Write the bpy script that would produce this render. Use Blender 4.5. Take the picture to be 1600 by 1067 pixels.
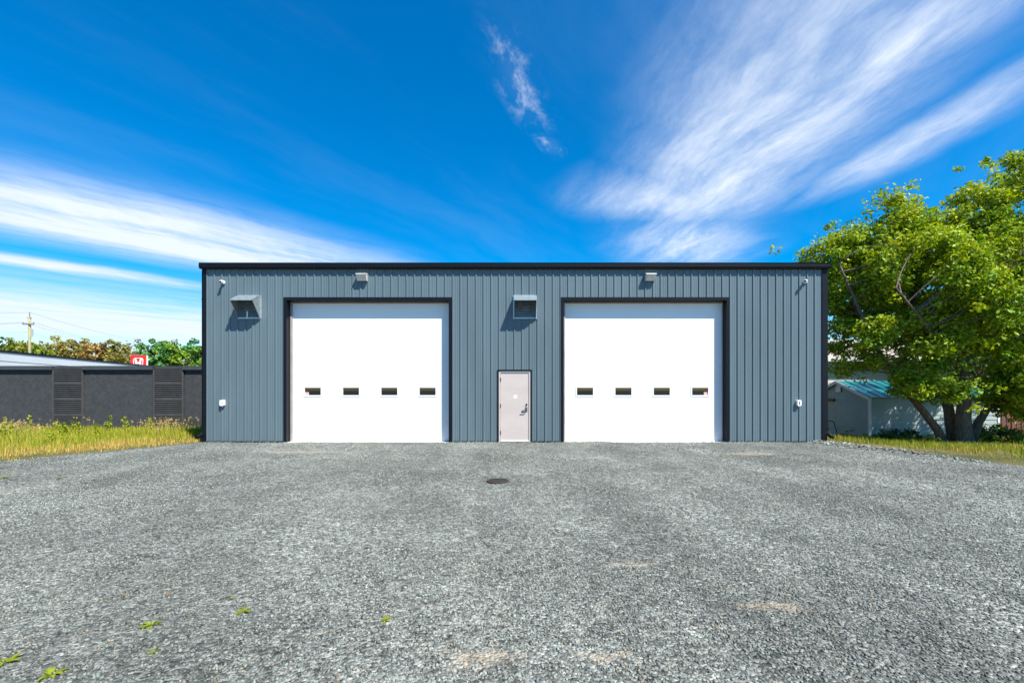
import bpy, bmesh, math, random
import numpy as np
from mathutils import Vector, Matrix
R = math.radians
random.seed(7); rng = np.random.default_rng(11)
for o in list(bpy.data.objects): bpy.data.objects.remove(o)
scene = bpy.context.scene
COL = scene.collection

# ------------------------------------------------------------------ camera
EYE = 1.57
cam = bpy.data.cameras.new('camera'); camo = bpy.data.objects.new('camera', cam); COL.objects.link(camo)
camo.location = (0, 0, EYE); camo.rotation_euler = (R(90), 0, 0)
cam.sensor_width = 36; cam.lens = 16.0
cam.shift_x = -0.00375; cam.shift_y = 0.0466
cam.clip_start = 0.05; cam.clip_end = 3000
scene.camera = camo
scene.view_settings.view_transform = 'Standard'; scene.view_settings.look = 'None'
scene.view_settings.exposure = 0.88; scene.view_settings.gamma = 1.0
scene.view_settings.use_curve_mapping = False

# ------------------------------------------------------------------ sun
SUN_TO = Vector((0.95, -1.0, 1.88)).normalized()          # towards the sun
sun = bpy.data.lights.new('sun', 'SUN'); suno = bpy.data.objects.new('sun', sun); COL.objects.link(suno)
sun.energy = 5.0; sun.angle = R(0.5); sun.color = (1.0, 0.955, 0.88)
suno.location = (20, -20, 40)
suno.rotation_euler = (-SUN_TO).to_track_quat('-Z', 'Y').to_euler()

# ------------------------------------------------------------------ sky (clear blue with cirrus)
world = bpy.data.worlds.new('World'); scene.world = world; world.use_nodes = True
wn = world.node_tree; wn.nodes.clear()
def N(tree, typ, **kw):
    n = tree.nodes.new(typ)
    for k, v in kw.items():
        if k.startswith('i_'): n.inputs[k[2:]].default_value = v
        else: setattr(n, k, v)
    return n
def math_(tree, op, a, b=None, clamp=False):
    n = tree.nodes.new('ShaderNodeMath'); n.operation = op; n.use_clamp = clamp
    for i, s in enumerate((a, b)):
        if s is None: continue
        if isinstance(s, (int, float)): n.inputs[i].default_value = s
        else: tree.links.new(s, n.inputs[i])
    return n.outputs[0]
def mrange(tree, val, a, b, c=0.0, d=1.0, kind='SMOOTHSTEP'):
    n = tree.nodes.new('ShaderNodeMapRange'); n.interpolation_type = kind
    tree.links.new(val, n.inputs['Value'])
    for nm, x in (('From Min', a), ('From Max', b), ('To Min', c), ('To Max', d)): n.inputs[nm].default_value = x
    return n.outputs[0]
def world_nodes():
    t = wn; L = t.links.new
    sky = N(t, 'ShaderNodeTexSky', sky_type='NISHITA', sun_disc=False)
    sky.sun_elevation = math.asin(SUN_TO.z); sky.sun_rotation = math.atan2(SUN_TO.x, SUN_TO.y)
    sky.altitude = 0; sky.air_density = 1.0; sky.dust_density = 0.3; sky.ozone_density = 3.0
    hs = N(t, 'ShaderNodeHueSaturation'); hs.inputs['Hue'].default_value = 0.500
    hs.inputs['Saturation'].default_value = 1.65; hs.inputs['Value'].default_value = 1.36
    L(sky.outputs[0], hs.inputs['Color'])
    tc = N(t, 'ShaderNodeTexCoord'); sp = N(t, 'ShaderNodeSeparateXYZ'); L(tc.outputs['Generated'], sp.inputs[0])
    z = math_(t, 'MAXIMUM', sp.outputs[2], 0.03)
    cb = N(t, 'ShaderNodeCombineXYZ'); L(math_(t, 'DIVIDE', sp.outputs[0], z), cb.inputs[0]); L(math_(t, 'DIVIDE', sp.outputs[1], z), cb.inputs[1])
    P = cb.outputs[0]                                       # position on a cloud deck one unit up
    wnz = N(t, 'ShaderNodeTexNoise', i_Scale=1.1, i_Detail=4.0); L(P, wnz.inputs['Vector'])
    sub = N(t, 'ShaderNodeVectorMath', operation='SUBTRACT'); L(wnz.outputs['Color'], sub.inputs[0]); sub.inputs[1].default_value = (.5, .5, .5)
    scl = N(t, 'ShaderNodeVectorMath', operation='SCALE'); L(sub.outputs[0], scl.inputs[0]); scl.inputs['Scale'].default_value = 0.34
    add = N(t, 'ShaderNodeVectorMath', operation='ADD'); L(P, add.inputs[0]); L(scl.outputs[0], add.inputs[1])
    W = add.outputs[0]
    def fibre(angle, sx, sy, off, detail=9.0, rough=.62, src=None):
        m = N(t, 'ShaderNodeMapping', vector_type='TEXTURE'); L(src or W, m.inputs[0])
        m.inputs['Location'].default_value = (off, off * .7, 0); m.inputs['Rotation'].default_value = (0, 0, R(angle)); m.inputs['Scale'].default_value = (sx, sy, 1)
        n = N(t, 'ShaderNodeTexNoise', i_Scale=1.0, i_Detail=detail, i_Roughness=rough); L(m.outputs[0], n.inputs['Vector'])
        return n.outputs[0]
    def blob(cx, cy, ang, a, b, inner=0.1):
        m = N(t, 'ShaderNodeMapping', vector_type='TEXTURE'); L(W, m.inputs[0])
        m.inputs['Location'].default_value = (cx, cy, 0); m.inputs['Rotation'].default_value = (0, 0, R(ang)); m.inputs['Scale'].default_value = (a, b, 1)
        ln = N(t, 'ShaderNodeVectorMath', operation='LENGTH'); L(m.outputs[0], ln.inputs[0])
        return mrange(t, ln.outputs['Value'], 1.0, inner)
    f1 = fibre(97, 1.3, .26, 3.1); f2 = fibre(46, 2.4, .34, 8.3); f3 = fibre(75, .13, .07, 1.3, 8.0, .65)
    f4 = fibre(60, 3.0, .8, 5.5); f5 = fibre(92, .42, .17, 2.2, 12.0, .72)
    f1 = math_(t, 'ADD', math_(t, 'MULTIPLY', f1, .5), math_(t, 'MULTIPLY', f5, .5))
    f2 = math_(t, 'ADD', math_(t, 'MULTIPLY', f2, .75), math_(t, 'MULTIPLY', f5, .25))
    def layer(blobs, f, lo, hi, amp, core=.22):
        s = None
        for b in blobs: s = b if s is None else math_(t, 'MAXIMUM', s, b)
        thr = mrange(t, f, lo, hi)
        # dense middle, fibrous rim
        g = math_(t, 'MULTIPLY', s, math_(t, 'ADD', math_(t, 'MULTIPLY', thr, .85), math_(t, 'MULTIPLY', s, core)))
        return math_(t, 'MULTIPLY', g, amp, True)
    BL = SKY_LAYERS(blob)
    A = layer(BL['right'], f1, .32, .68, 0.88, .36)
    Bc = layer(BL['left'], f2, .25, .64, 1.05, .42)
    C = layer(BL['puffs'], f3, .46, .76, .70, .05)
    D = math_(t, 'MULTIPLY', mrange(t, f4, .42, .85), .07)          # thin veil everywhere
    s = math_(t, 'MAXIMUM', A, Bc); s = math_(t, 'MAXIMUM', s, C)
    s = math_(t, 'ADD', s, math_(t, 'MULTIPLY', D, math_(t, 'SUBTRACT', 1.0, s)), True)
    fade = mrange(t, sp.outputs[2], 0.0, 0.03); s = math_(t, 'MULTIPLY', s, fade)
    mx = N(t, 'ShaderNodeMix', data_type='RGBA'); L(s, mx.inputs['Factor']); L(hs.outputs[0], mx.inputs[6])
    mx.inputs[7].default_value = CLOUD_COL
    bg = N(t, 'ShaderNodeBackground'); L(mx.outputs[2], bg.inputs[0]); bg.inputs[1].default_value = SKY_STRENGTH
    out = N(t, 'ShaderNodeOutputWorld'); L(bg.outputs[0], out.inputs[0])
SKY_STRENGTH = 0.08
CLOUD_COL = (6.0, 6.7, 7.7, 1)
def SKY_LAYERS(blob):
    return {
     'right': [blob(.95, 1.9, 82, 1.9, .68, .1), blob(.78, 2.45, 25, .75, .5, .0), blob(1.2, 3.2, 60, 1.1, .7, .0), blob(1.62, 1.85, 98, 1.0, .24, .0), blob(1.1, 1.3, 95, .8, .3)],
     'left': [blob(-2.25, 3.05, 45, 2.9, 1.15, .1), blob(-3.75, 3.75, 47, 2.2, .42, .0), blob(-6.2, 7.2, 45, 10.0, 5.2, .1), blob(-14, 18, 45, 18, 13.0, .15)],
     'puffs': [blob(.03, 1.50, 72, .40, .10, .0), blob(.13, 1.86, 70, .16, .06)],
    }
world_nodes()

# ------------------------------------------------------------------ material helpers
def newmat(name):
    m = bpy.data.materials.new(name); m.use_nodes = True; t = m.node_tree; t.nodes.clear()
    out = t.nodes.new('ShaderNodeOutputMaterial'); p = t.nodes.new('ShaderNodeBsdfPrincipled')
    t.links.new(p.outputs[0], out.inputs[0]); return m, t, p, out
def mat(name, col, rough=.5, metal=0.0, var=.12, scale=3.0, bump=0.0, bscale=60.0, spec=.5, stretch=(1, 1, 1), ior=None):
    m, t, p, out = newmat(name); L = t.links.new
    tc = N(t, 'ShaderNodeTexCoord'); mp = N(t, 'ShaderNodeMapping'); mp.inputs['Scale'].default_value = stretch
    g = N(t, 'ShaderNodeNewGeometry'); L(g.outputs['Position'], mp.inputs[0])
    nz = N(t, 'ShaderNodeTexNoise', i_Scale=scale, i_Detail=6.0, i_Roughness=.6); L(mp.outputs[0], nz.inputs['Vector'])
    mx = N(t, 'ShaderNodeMix', data_type='RGBA'); L(mrange(t, nz.outputs[0], .3, .7), mx.inputs['Factor'])
    mx.inputs[6].default_value = tuple(c * (1 - var) for c in col) + (1,); mx.inputs[7].default_value = tuple(min(1, c * (1 + var)) for c in col) + (1,)
    L(mx.outputs[2], p.inputs['Base Color'])
    p.inputs['Roughness'].default_value = rough; p.inputs['Metallic'].default_value = metal
    p.inputs['Specular IOR Level'].default_value = spec
    if ior: p.inputs['IOR'].default_value = ior
    if bump:
        n2 = N(t, 'ShaderNodeTexNoise', i_Scale=bscale, i_Detail=4.0); L(g.outputs['Position'], n2.inputs['Vector'])
        b = N(t, 'ShaderNodeBump', i_Strength=bump, i_Distance=.01); L(n2.outputs[0], b.inputs['Height']); L(b.outputs[0], p.inputs['Normal'])
    return m
def leafmat(name, trans=.35, rough=.55, gain=1.0):
    m, t, p, out = newmat(name); L = t.links.new
    at = N(t, 'ShaderNodeAttribute', attribute_name='col'); L(at.outputs['Color'], p.inputs['Base Color'])
    p.inputs['Roughness'].default_value = rough; p.inputs['Specular IOR Level'].default_value = .25
    tr = N(t, 'ShaderNodeBsdfTranslucent')
    hs = N(t, 'ShaderNodeHueSaturation', i_Saturation=1.1, i_Value=1.25); L(at.outputs['Color'], hs.inputs['Color']); L(hs.outputs[0], tr.inputs[0])
    ms = N(t, 'ShaderNodeMixShader', i_Fac=trans); L(p.outputs[0], ms.inputs[1]); L(tr.outputs[0], ms.inputs[2]); L(ms.outputs[0], out.inputs[0])
    return m
def attrmat(name, rough=.85, bump=0.0):
    m, t, p, out = newmat(name); L = t.links.new
    at = N(t, 'ShaderNodeAttribute', attribute_name='col'); g = N(t, 'ShaderNodeNewGeometry')
    L(at.outputs['Color'], p.inputs['Base Color']); p.inputs['Roughness'].default_value = rough; p.inputs['Specular IOR Level'].default_value = .3
    return m

M = {}
M['siding'] = mat('siding_paint', (.104, .147, .166), .42, 0, .07, 1.3, 0, stretch=(1, 1, .25))
M['black'] = mat('black_trim_metal', (.0045, .0055, .009), .45, 0, .15, 4, spec=.22)
M['wallcore'] = mat('wall_core', (.03, .035, .04), .8)
M['roofmetal'] = mat('roof_metal', (.008, .009, .011), .5, spec=.25)
M['white_door'] = mat('white_door_paint', (.80, .80, .79), .45, 0, .02, 1.0, .04, 300)
M['white_vinyl'] = mat('white_vinyl', (.78, .78, .77), .4, 0, .03)
M['seal'] = mat('weather_seal', (.30, .27, .24), .6)
M['jamb'] = mat('painted_jamb', (.34, .31, .30), .6)
M['glass'] = mat('dark_window_glass', (.008, .011, .012), .02, 0, .1, 1, ior=1.75)
M['pink'] = mat('pink_sticker', (.75, .38, .36), .6)
M['entry'] = mat('pinkish_grey_door_paint', (.50, .43, .39), .5, 0, .04, 1.6, .05, 200, stretch=(.6, 1, 2.0))
M['chrome'] = mat('brushed_steel', (.35, .35, .36), .3, 1.0)
M['blackplastic'] = mat('black_plastic', (.015, .015, .017), .4)
M['galv'] = mat('galvanised_steel', (.50, .56, .56), .36, .75, .18, 14, .05, 40)
M['galv_dark'] = mat('louvre_steel', (.22, .24, .24), .5, .5, .2, 8)
M['beige'] = mat('beige_lamp_housing', (.50, .47, .41), .5, 0, .06)
M['lens'] = mat('lamp_lens', (.62, .60, .54), .3)
M['white_plastic'] = mat('white_plastic', (.78, .78, .77), .4, 0, .03)
M['concrete'] = mat('concrete', (.52, .50, .47), .85, 0, .15, 5, .3, 80)
M['stucco'] = mat('black_stucco', (.040, .043, .047), .9, 0, .22, 9, .9, 55)
M['slat'] = mat('dark_slat_metal', (.062, .060, .060), .55, 0, .15)
M['coping'] = mat('dark_coping', (.050, .054, .060), .5, 0, .12)
M['void'] = mat('louvre_backing', (.030, .030, .031), .9)
M['wh_wall'] = mat('white_metal_wall', (.74, .74, .75), .5, 0, .04, .5)
M['sign_red'] = mat('red_sign_face', (.72, .025, .015), .35)
M['sign_white'] = mat('white_sign_face', (.80, .80, .78), .4)
M['pole'] = mat('weathered_pole_wood', (.30, .28, .13), .85, 0, .2, 3, stretch=(4, 4, .5))
M['wire'] = mat('wire', (.16, .17, .18), .6)
M['bark'] = mat('grey_brown_bark', (.13, .098, .072), .95, 0, .45, 9, 1.0, 28, stretch=(3, 3, .6))
M['leaf'] = leafmat('leaf', .29)
M['grass'] = leafmat('grass_blade', .30, .7)
M['shed_wall'] = mat('pale_grey_shed_board', (.31, .37, .35), .7, 0, .08, 2.0, .1, 30)
M['shed_trim'] = mat('shed_white_trim', (.66, .67, .66), .55, 0, .06)
M['shed_roof'] = mat('green_metal_roofing', (.015, .22, .20), .28, .35, .12, 2)
M['house_wall'] = mat('cream_siding', (.50, .50, .42), .7, 0, .05, 1)
M['house_roof'] = mat('pale_shingle', (.36, .31, .26), .9, 0, .25, 14)
M['fence'] = mat('red_brown_fence_board', (.15, .055, .03), .8, 0, .3, 6, .3, 40, stretch=(3, 3, .5))
M['cedar'] = mat('orange_cedar', (.50, .20, .06), .7, 0, .35, 7, stretch=(1, 1, 4))
M['mower_black'] = mat('mower_black', (.015, .015, .017), .45)
M['mower_grey'] = mat('mower_grey', (.35, .35, .36), .4)
M['iron'] = mat('rusty_iron', (.050, .042, .036), .8, .3, .35, 30, .4, 90)
M['gravel_stone'] = attrmat('gravel_stone', .8)

# ------------------------------------------------------------------ mesh helpers
def wloc(o):
    v = Vector((0, 0, 0))
    while o is not None: v += o.location; o = o.parent
    return v
class MB:
    def __init__(s): s.v = []; s.f = []
    def poly(s, pts):
        b = len(s.v); s.v += [tuple(p) for p in pts]; s.f.append(tuple(range(b, b + len(pts)))); return s
    def box(s, x0, x1, y0, y1, z0, z1):
        b = len(s.v)
        s.v += [(x, y, z) for z in (z0, z1) for y in (y0, y1) for x in (x0, x1)]
        s.f += [tuple(b + i for i in q) for q in ((0, 2, 3, 1), (4, 5, 7, 6), (0, 1, 5, 4), (2, 6, 7, 3), (0, 4, 6, 2), (1, 3, 7, 5))]
        return s
    def hexa(s, bot, top):
        b = len(s.v); n = len(bot); s.v += [tuple(p) for p in bot] + [tuple(p) for p in top]
        s.f.append(tuple(b + i for i in reversed(range(n)))); s.f.append(tuple(b + n + i for i in range(n)))
        for i in range(n): j = (i + 1) % n; s.f.append((b + i, b + j, b + n + j, b + n + i))
        return s
    def prism(s, prof, axis, a, c):
        """extrude a closed 2-D profile along axis ('x','y','z') from a to c"""
        def pt(p, w):
            return {'x': (w, p[0], p[1]), 'y': (p[0], w, p[1]), 'z': (p[0], p[1], w)}[axis]
        return s.hexa([pt(p, a) for p in prof], [pt(p, c) for p in prof])
    def tube(s, pts, rad, n=8, cap=True):
        pts = [Vector(p) for p in pts]; b0 = len(s.v)
        if isinstance(rad, (int, float)): rad = [rad] * len(pts)
        up = None
        for i, p in enumerate(pts):
            d = (pts[min(i + 1, len(pts) - 1)] - pts[max(i - 1, 0)]).normalized()
            if up is None: up = d.orthogonal().normalized()
            up = (up - d * up.dot(d));
            if up.length < 1e-5: up = d.orthogonal()
            up.normalize(); w = d.cross(up)
            for k in range(n):
                a = 2 * math.pi * k / n; s.v.append(tuple(p + (up * math.cos(a) + w * math.sin(a)) * rad[i]))
        for i in range(len(pts) - 1):
            for k in range(n):
                a = b0 + i * n + k; c = b0 + i * n + (k + 1) % n
                s.f.append((a, c, c + n, a + n))
        if cap:
            s.f.append(tuple(b0 + k for k in reversed(range(n)))); e = b0 + (len(pts) - 1) * n; s.f.append(tuple(e + k for k in range(n)))
        return s
    def build(s, name, m, parent=None, smooth=False):
        off = wloc(parent) if parent else Vector((0, 0, 0))
        me = bpy.data.meshes.new(name)
        me.from_pydata([(x - off.x, y - off.y, z - off.z) for x, y, z in s.v], [], s.f)
        bm = bmesh.new(); bm.from_mesh(me); bmesh.ops.recalc_face_normals(bm, faces=bm.faces); bm.to_mesh(me); bm.free()
        me.materials.append(m)
        if smooth: me.polygons.foreach_set('use_smooth', [True] * len(me.polygons))
        o = bpy.data.objects.new(name, me); COL.objects.link(o); o.parent = parent
        return o
def tag(o, label=None, cat=None, group=None, kind=None):
    if label: o['label'] = label
    if cat: o['category'] = cat
    if group: o['group'] = group
    if kind: o['kind'] = kind
    return o
def thing(name, label, cat, loc, group=None):
    o = bpy.data.objects.new(name, None); COL.objects.link(o); o.location = loc; o.empty_display_size = .2
    return tag(o, label, cat, group)
def copy_of(o, name, parent, loc=(0, 0, 0)):
    c = bpy.data.objects.new(name, o.data); COL.objects.link(c); c.parent = parent; c.location = loc; return c
def npmesh(name, V, F, m, parent=None, colors=None, smooth=False):
    """V (n,3), F (k, 3 or 4) numpy arrays in world coordinates"""
    off = np.array(wloc(parent)) if parent else np.zeros(3)
    me = bpy.data.meshes.new(name); V = (V - off).astype(np.float32)
    n, k, c = len(V), len(F), F.shape[1]
    me.vertices.add(n); me.vertices.foreach_set('co', V.ravel())
    me.loops.add(k * c); me.loops.foreach_set('vertex_index', F.astype(np.int32).ravel())
    me.polygons.add(k); me.polygons.foreach_set('loop_start', np.arange(0, k * c, c, dtype=np.int32))
    if smooth: me.polygons.foreach_set('use_smooth', np.ones(k, dtype=bool))
    me.update(calc_edges=True)
    if colors is not None:
        a = me.attributes.new('col', 'FLOAT_COLOR', 'POINT')
        a.data.foreach_set('color', np.concatenate([colors, np.ones((n, 1))], 1).astype(np.float32).ravel())
    me.materials.append(m)
    o = bpy.data.objects.new(name, me); COL.objects.link(o); o.parent = parent
    return o
# smooth value noise for terrain and edges
_g = rng.random((64, 64))
def vnoise(x, y):
    x = np.asarray(x, float); y = np.asarray(y, float)
    xi = np.floor(x).astype(int); yi = np.floor(y).astype(int); fx = x - xi; fy = y - yi
    fx = fx * fx * (3 - 2 * fx); fy = fy * fy * (3 - 2 * fy)
    g = lambda a, b: _g[a % 64, b % 64]
    return (g(xi, yi) * (1 - fx) + g(xi + 1, yi) * fx) * (1 - fy) + (g(xi, yi + 1) * (1 - fx) + g(xi + 1, yi + 1) * fx) * fy
def sst(a, b, x):
    t = np.clip((np.asarray(x, float) - a) / (b - a), 0, 1); return t * t * (3 - 2 * t)

# ------------------------------------------------------------------ ground and gravel lot
FY = 13.4                                                   # the building's front
def XL(y):
    y = np.asarray(y, float)
    return np.where(y > 9.8, -9.35 - (13.4 - y) * .56, -11.37 - (9.8 - y) * 1.3)
def XR(y):
    y = np.asarray(y, float)
    return np.where(y > 9.3, 9.12 + (13.4 - y) * .33, 10.47 + (9.3 - y) * .75)
def H(x, y):
    x = np.asarray(x, float); y = np.asarray(y, float)
    return -.55 * sst(9.3, 13.5, x) * sst(10.5, 19.5, y)
def inside_lot(x, y, mrg=0.0):
    y = np.asarray(y, float)
    return (x > XL(y) + mrg) & (x < XR(y) - mrg) & (y < FY + .1) & (y > -24)
def lot_h(x, y):
    b = .030 * vnoise(np.asarray(x) * .9 + 5, np.asarray(y) * .9) + .014 * vnoise(np.asarray(x) * 3.1, np.asarray(y) * 3.1 + 9)
    e = np.minimum(np.minimum(x - XL(y), XR(y) - x), (FY + .05 - np.asarray(y)) * 3)
    ridge = .07 * np.exp(-((np.asarray(x) - (XR(y) - .55)) / .22) ** 2) * sst(9.2, 11, y) * (1 - sst(13.0, 13.35, y))
    return H(x, y) + (.006 + b) * sst(0, .5, e) + ridge - .012 * (1 - sst(0, .35, e))
xs = np.unique(np.concatenate([np.arange(-30, 34, .5), np.geomspace(34, 900, 24), -np.geomspace(30, 900, 24)]))
ys = np.unique(np.concatenate([np.arange(-26, 34, .5), np.geomspace(34, 1400, 28), -np.geomspace(26, 500, 18)]))
gx, gy = np.meshgrid(xs, ys); hz = H(gx, gy)
edge = np.minimum(gx - XL(gy), XR(gy) - gx)
hz = hz + np.where(inside_lot(gx, gy, .0), -.08 * sst(.2, 1.0, edge), 0) + np.where(~inside_lot(gx, gy), .03 * (vnoise(gx * .7, gy * .7) - .5), 0)
V = np.stack([gx.ravel(), gy.ravel(), hz.ravel()], 1); nx = len(xs)
ii = (np.arange(len(ys) - 1)[:, None] * nx + np.arange(nx - 1)[None]).ravel()
F = np.stack([ii, ii + 1, ii + 1 + nx, ii + nx], 1)
def soil_mat():
    m, t, p, out = newmat('dry_turf_soil'); L = t.links.new
    g = N(t, 'ShaderNodeNewGeometry'); n1 = N(t, 'ShaderNodeTexNoise', i_Scale=.45, i_Detail=6.0); L(g.outputs['Position'], n1.inputs['Vector'])
    cr = N(t, 'ShaderNodeValToRGB'); L(n1.outputs[0], cr.inputs[0]); e = cr.color_ramp.elements
    e[0].position = .35; e[0].color = (.055, .075, .012, 1); e[1].position = .68; e[1].color = (.21, .16, .055, 1)
    n2 = N(t, 'ShaderNodeTexNoise', i_Scale=35.0, i_Detail=5.0); L(g.outputs['Position'], n2.inputs['Vector'])
    mx = N(t, 'ShaderNodeMix', data_type='RGBA', blend_type='MULTIPLY'); mx.inputs['Factor'].default_value = .6; L(cr.outputs[0], mx.inputs[6]); L(n2.outputs['Color'], mx.inputs[7])
    L(mx.outputs[2], p.inputs['Base Color']); p.inputs['Roughness'].default_value = 1
    b = N(t, 'ShaderNodeBump', i_Strength=.8, i_Distance=.03); L(n2.outputs[0], b.inputs['Height']); L(b.outputs[0], p.inputs['Normal'])
    return m
ground = tag(npmesh('ground', V, F, soil_mat(), smooth=True), 'dry grassy soil around and beyond the gravel yard', kind='structure')

PATCH = [(-.19, 2.62, .30, .10), (1.02, 4.02, .20, .09), (1.80, 3.22, .28, .09), (.55, 2.62, .2, .08), (5.6, 10.9, .7, .25), (-5.2, 11.2, 1.2, .2)]
def gravel_mat():
    m, t, p, out = newmat('crushed_grey_gravel'); L = t.links.new
    g = N(t, 'ShaderNodeNewGeometry'); P = g.outputs['Position']
    v1 = N(t, 'ShaderNodeTexVoronoi', i_Scale=46.0); L(P, v1.inputs['Vector'])
    v2 = N(t, 'ShaderNodeTexVoronoi', i_Scale=19.0); L(P, v2.inputs['Vector'])
    sp = N(t, 'ShaderNodeSeparateColor'); L(v1.outputs['Color'], sp.inputs[0])
    cr = N(t, 'ShaderNodeValToRGB'); L(sp.outputs[0], cr.inputs[0]); cr.color_ramp.interpolation = 'LINEAR'
    e = cr.color_ramp.elements; e[0].position = 0; e[0].color = (.050, .055, .048, 1); e[1].position = 1; e[1].color = (.34, .355, .305, 1)
    k = cr.color_ramp.elements.new(.45); k.color = (.140, .148, .130, 1); k = cr.color_ramp.elements.new(.8); k.color = (.245, .253, .22, 1)
    big = N(t, 'ShaderNodeTexNoise', i_Scale=.55, i_Detail=7.0, i_Roughness=.65); L(P, big.inputs['Vector'])
    gain = mrange(t, big.outputs[0], .3, .72, .62, 1.28)
    lm = N(t, 'ShaderNodeMapping'); lm.inputs['Scale'].default_value = (1.1, .16, 1); lm.inputs['Rotation'].default_value = (0, 0, .25); L(P, lm.inputs[0])      # worn wheel lanes
    lane = N(t, 'ShaderNodeTexNoise', i_Scale=1.0, i_Detail=3.0); L(lm.outputs[0], lane.inputs['Vector']); gain = math_(t, 'MULTIPLY', gain, mrange(t, lane.outputs[0], .35, .65, .84, 1.12))
    mid = N(t, 'ShaderNodeTexNoise', i_Scale=7.0, i_Detail=6.0, i_Roughness=.75); L(P, mid.inputs['Vector'])
    gain = math_(t, 'MULTIPLY', gain, mrange(t, mid.outputs[0], .28, .72, .62, 1.34))
    dark = mrange(t, v2.outputs['Distance'], .0, .5, .75, 1.1); gain = math_(t, 'MULTIPLY', gain, dark)
    sc = N(t, 'ShaderNodeVectorMath', operation='SCALE'); L(cr.outputs[0], sc.inputs[0]); L(gain, sc.inputs['Scale'])
    # sandy patches and dry moss, each with a shape of its own
    wz = N(t, 'ShaderNodeTexNoise', i_Scale=5.0, i_Detail=5.0); L(P, wz.inputs['Vector'])
    sb = N(t, 'ShaderNodeVectorMath', operation='SUBTRACT'); L(wz.outputs['Color'], sb.inputs[0]); sb.inputs[1].default_value = (.5, .5, .5)
    ss = N(t, 'ShaderNodeVectorMath', operation='SCALE', i_Scale=.45); L(sb.outputs[0], ss.inputs[0])
    ad = N(t, 'ShaderNodeVectorMath', operation='ADD'); L(P, ad.inputs[0]); L(ss.outputs[0], ad.inputs[1])
    tot = None
    for (cx, cy, a, b) in PATCH:
        mp = N(t, 'ShaderNodeMapping', vector_type='TEXTURE'); L(ad.outputs[0], mp.inputs[0]); mp.inputs['Location'].default_value = (cx, cy, 0); mp.inputs['Scale'].default_value = (a, b, 50)
        ln = N(t, 'ShaderNodeVectorMath', operation='LENGTH'); L(mp.outputs[0], ln.inputs[0]); r = mrange(t, ln.outputs['Value'], 1.1, .3)
        tot = r if tot is None else math_(t, 'MAXIMUM', tot, r)
    mx = N(t, 'ShaderNodeMix', data_type='RGBA'); L(math_(t, 'MULTIPLY', math_(t, 'MULTIPLY', tot, mrange(t, mid.outputs[0], .35, .6, .35, 1.0)), .62), mx.inputs['Factor']); L(sc.outputs[0], mx.inputs[6]); mx.inputs[7].default_value = (.40, .33, .23, 1)
    L(mx.outputs[2], p.inputs['Base Color']); p.inputs['Roughness'].default_value = .9; p.inputs['Specular IOR Level'].default_value = .25
    hh = math_(t, 'ADD', math_(t, 'MULTIPLY', v1.outputs['Distance'], -1.0), math_(t, 'MULTIPLY', v2.outputs['Distance'], -.7))
    b = N(t, 'ShaderNodeBump', i_Strength=.9, i_Distance=.02); L(hh, b.inputs['Height']); L(b.outputs[0], p.inputs['Normal'])
    return m
sy = np.unique(np.concatenate([np.arange(-24, 2, .5), np.arange(2, 13.46, .15), [13.45]])); sx = np.linspace(0, 1, 161)
Y2, S2 = np.meshgrid(sy, sx, indexing='ij'); X2 = XL(Y2) + S2 * (XR(Y2) - XL(Y2))
ed = (np.abs(S2 - .5) * 2) ** 8
X2 = X2 + ed * np.sign(S2 - .5) * (vnoise(Y2 * 1.7, S2 * 3) - .5) * .7
V = np.stack([X2.ravel(), Y2.ravel(), lot_h(X2, Y2).ravel()], 1); nx = len(sx)
ii = (np.arange(len(sy) - 1)[:, None] * nx + np.arange(nx - 1)[None]).ravel(); F = np.stack([ii, ii + 1, ii + 1 + nx, ii + nx], 1)
lot = tag(npmesh('gravel_yard', V, F, gravel_mat(), smooth=True), 'wide yard of crushed grey gravel in front of the metal building', kind='structure')

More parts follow.
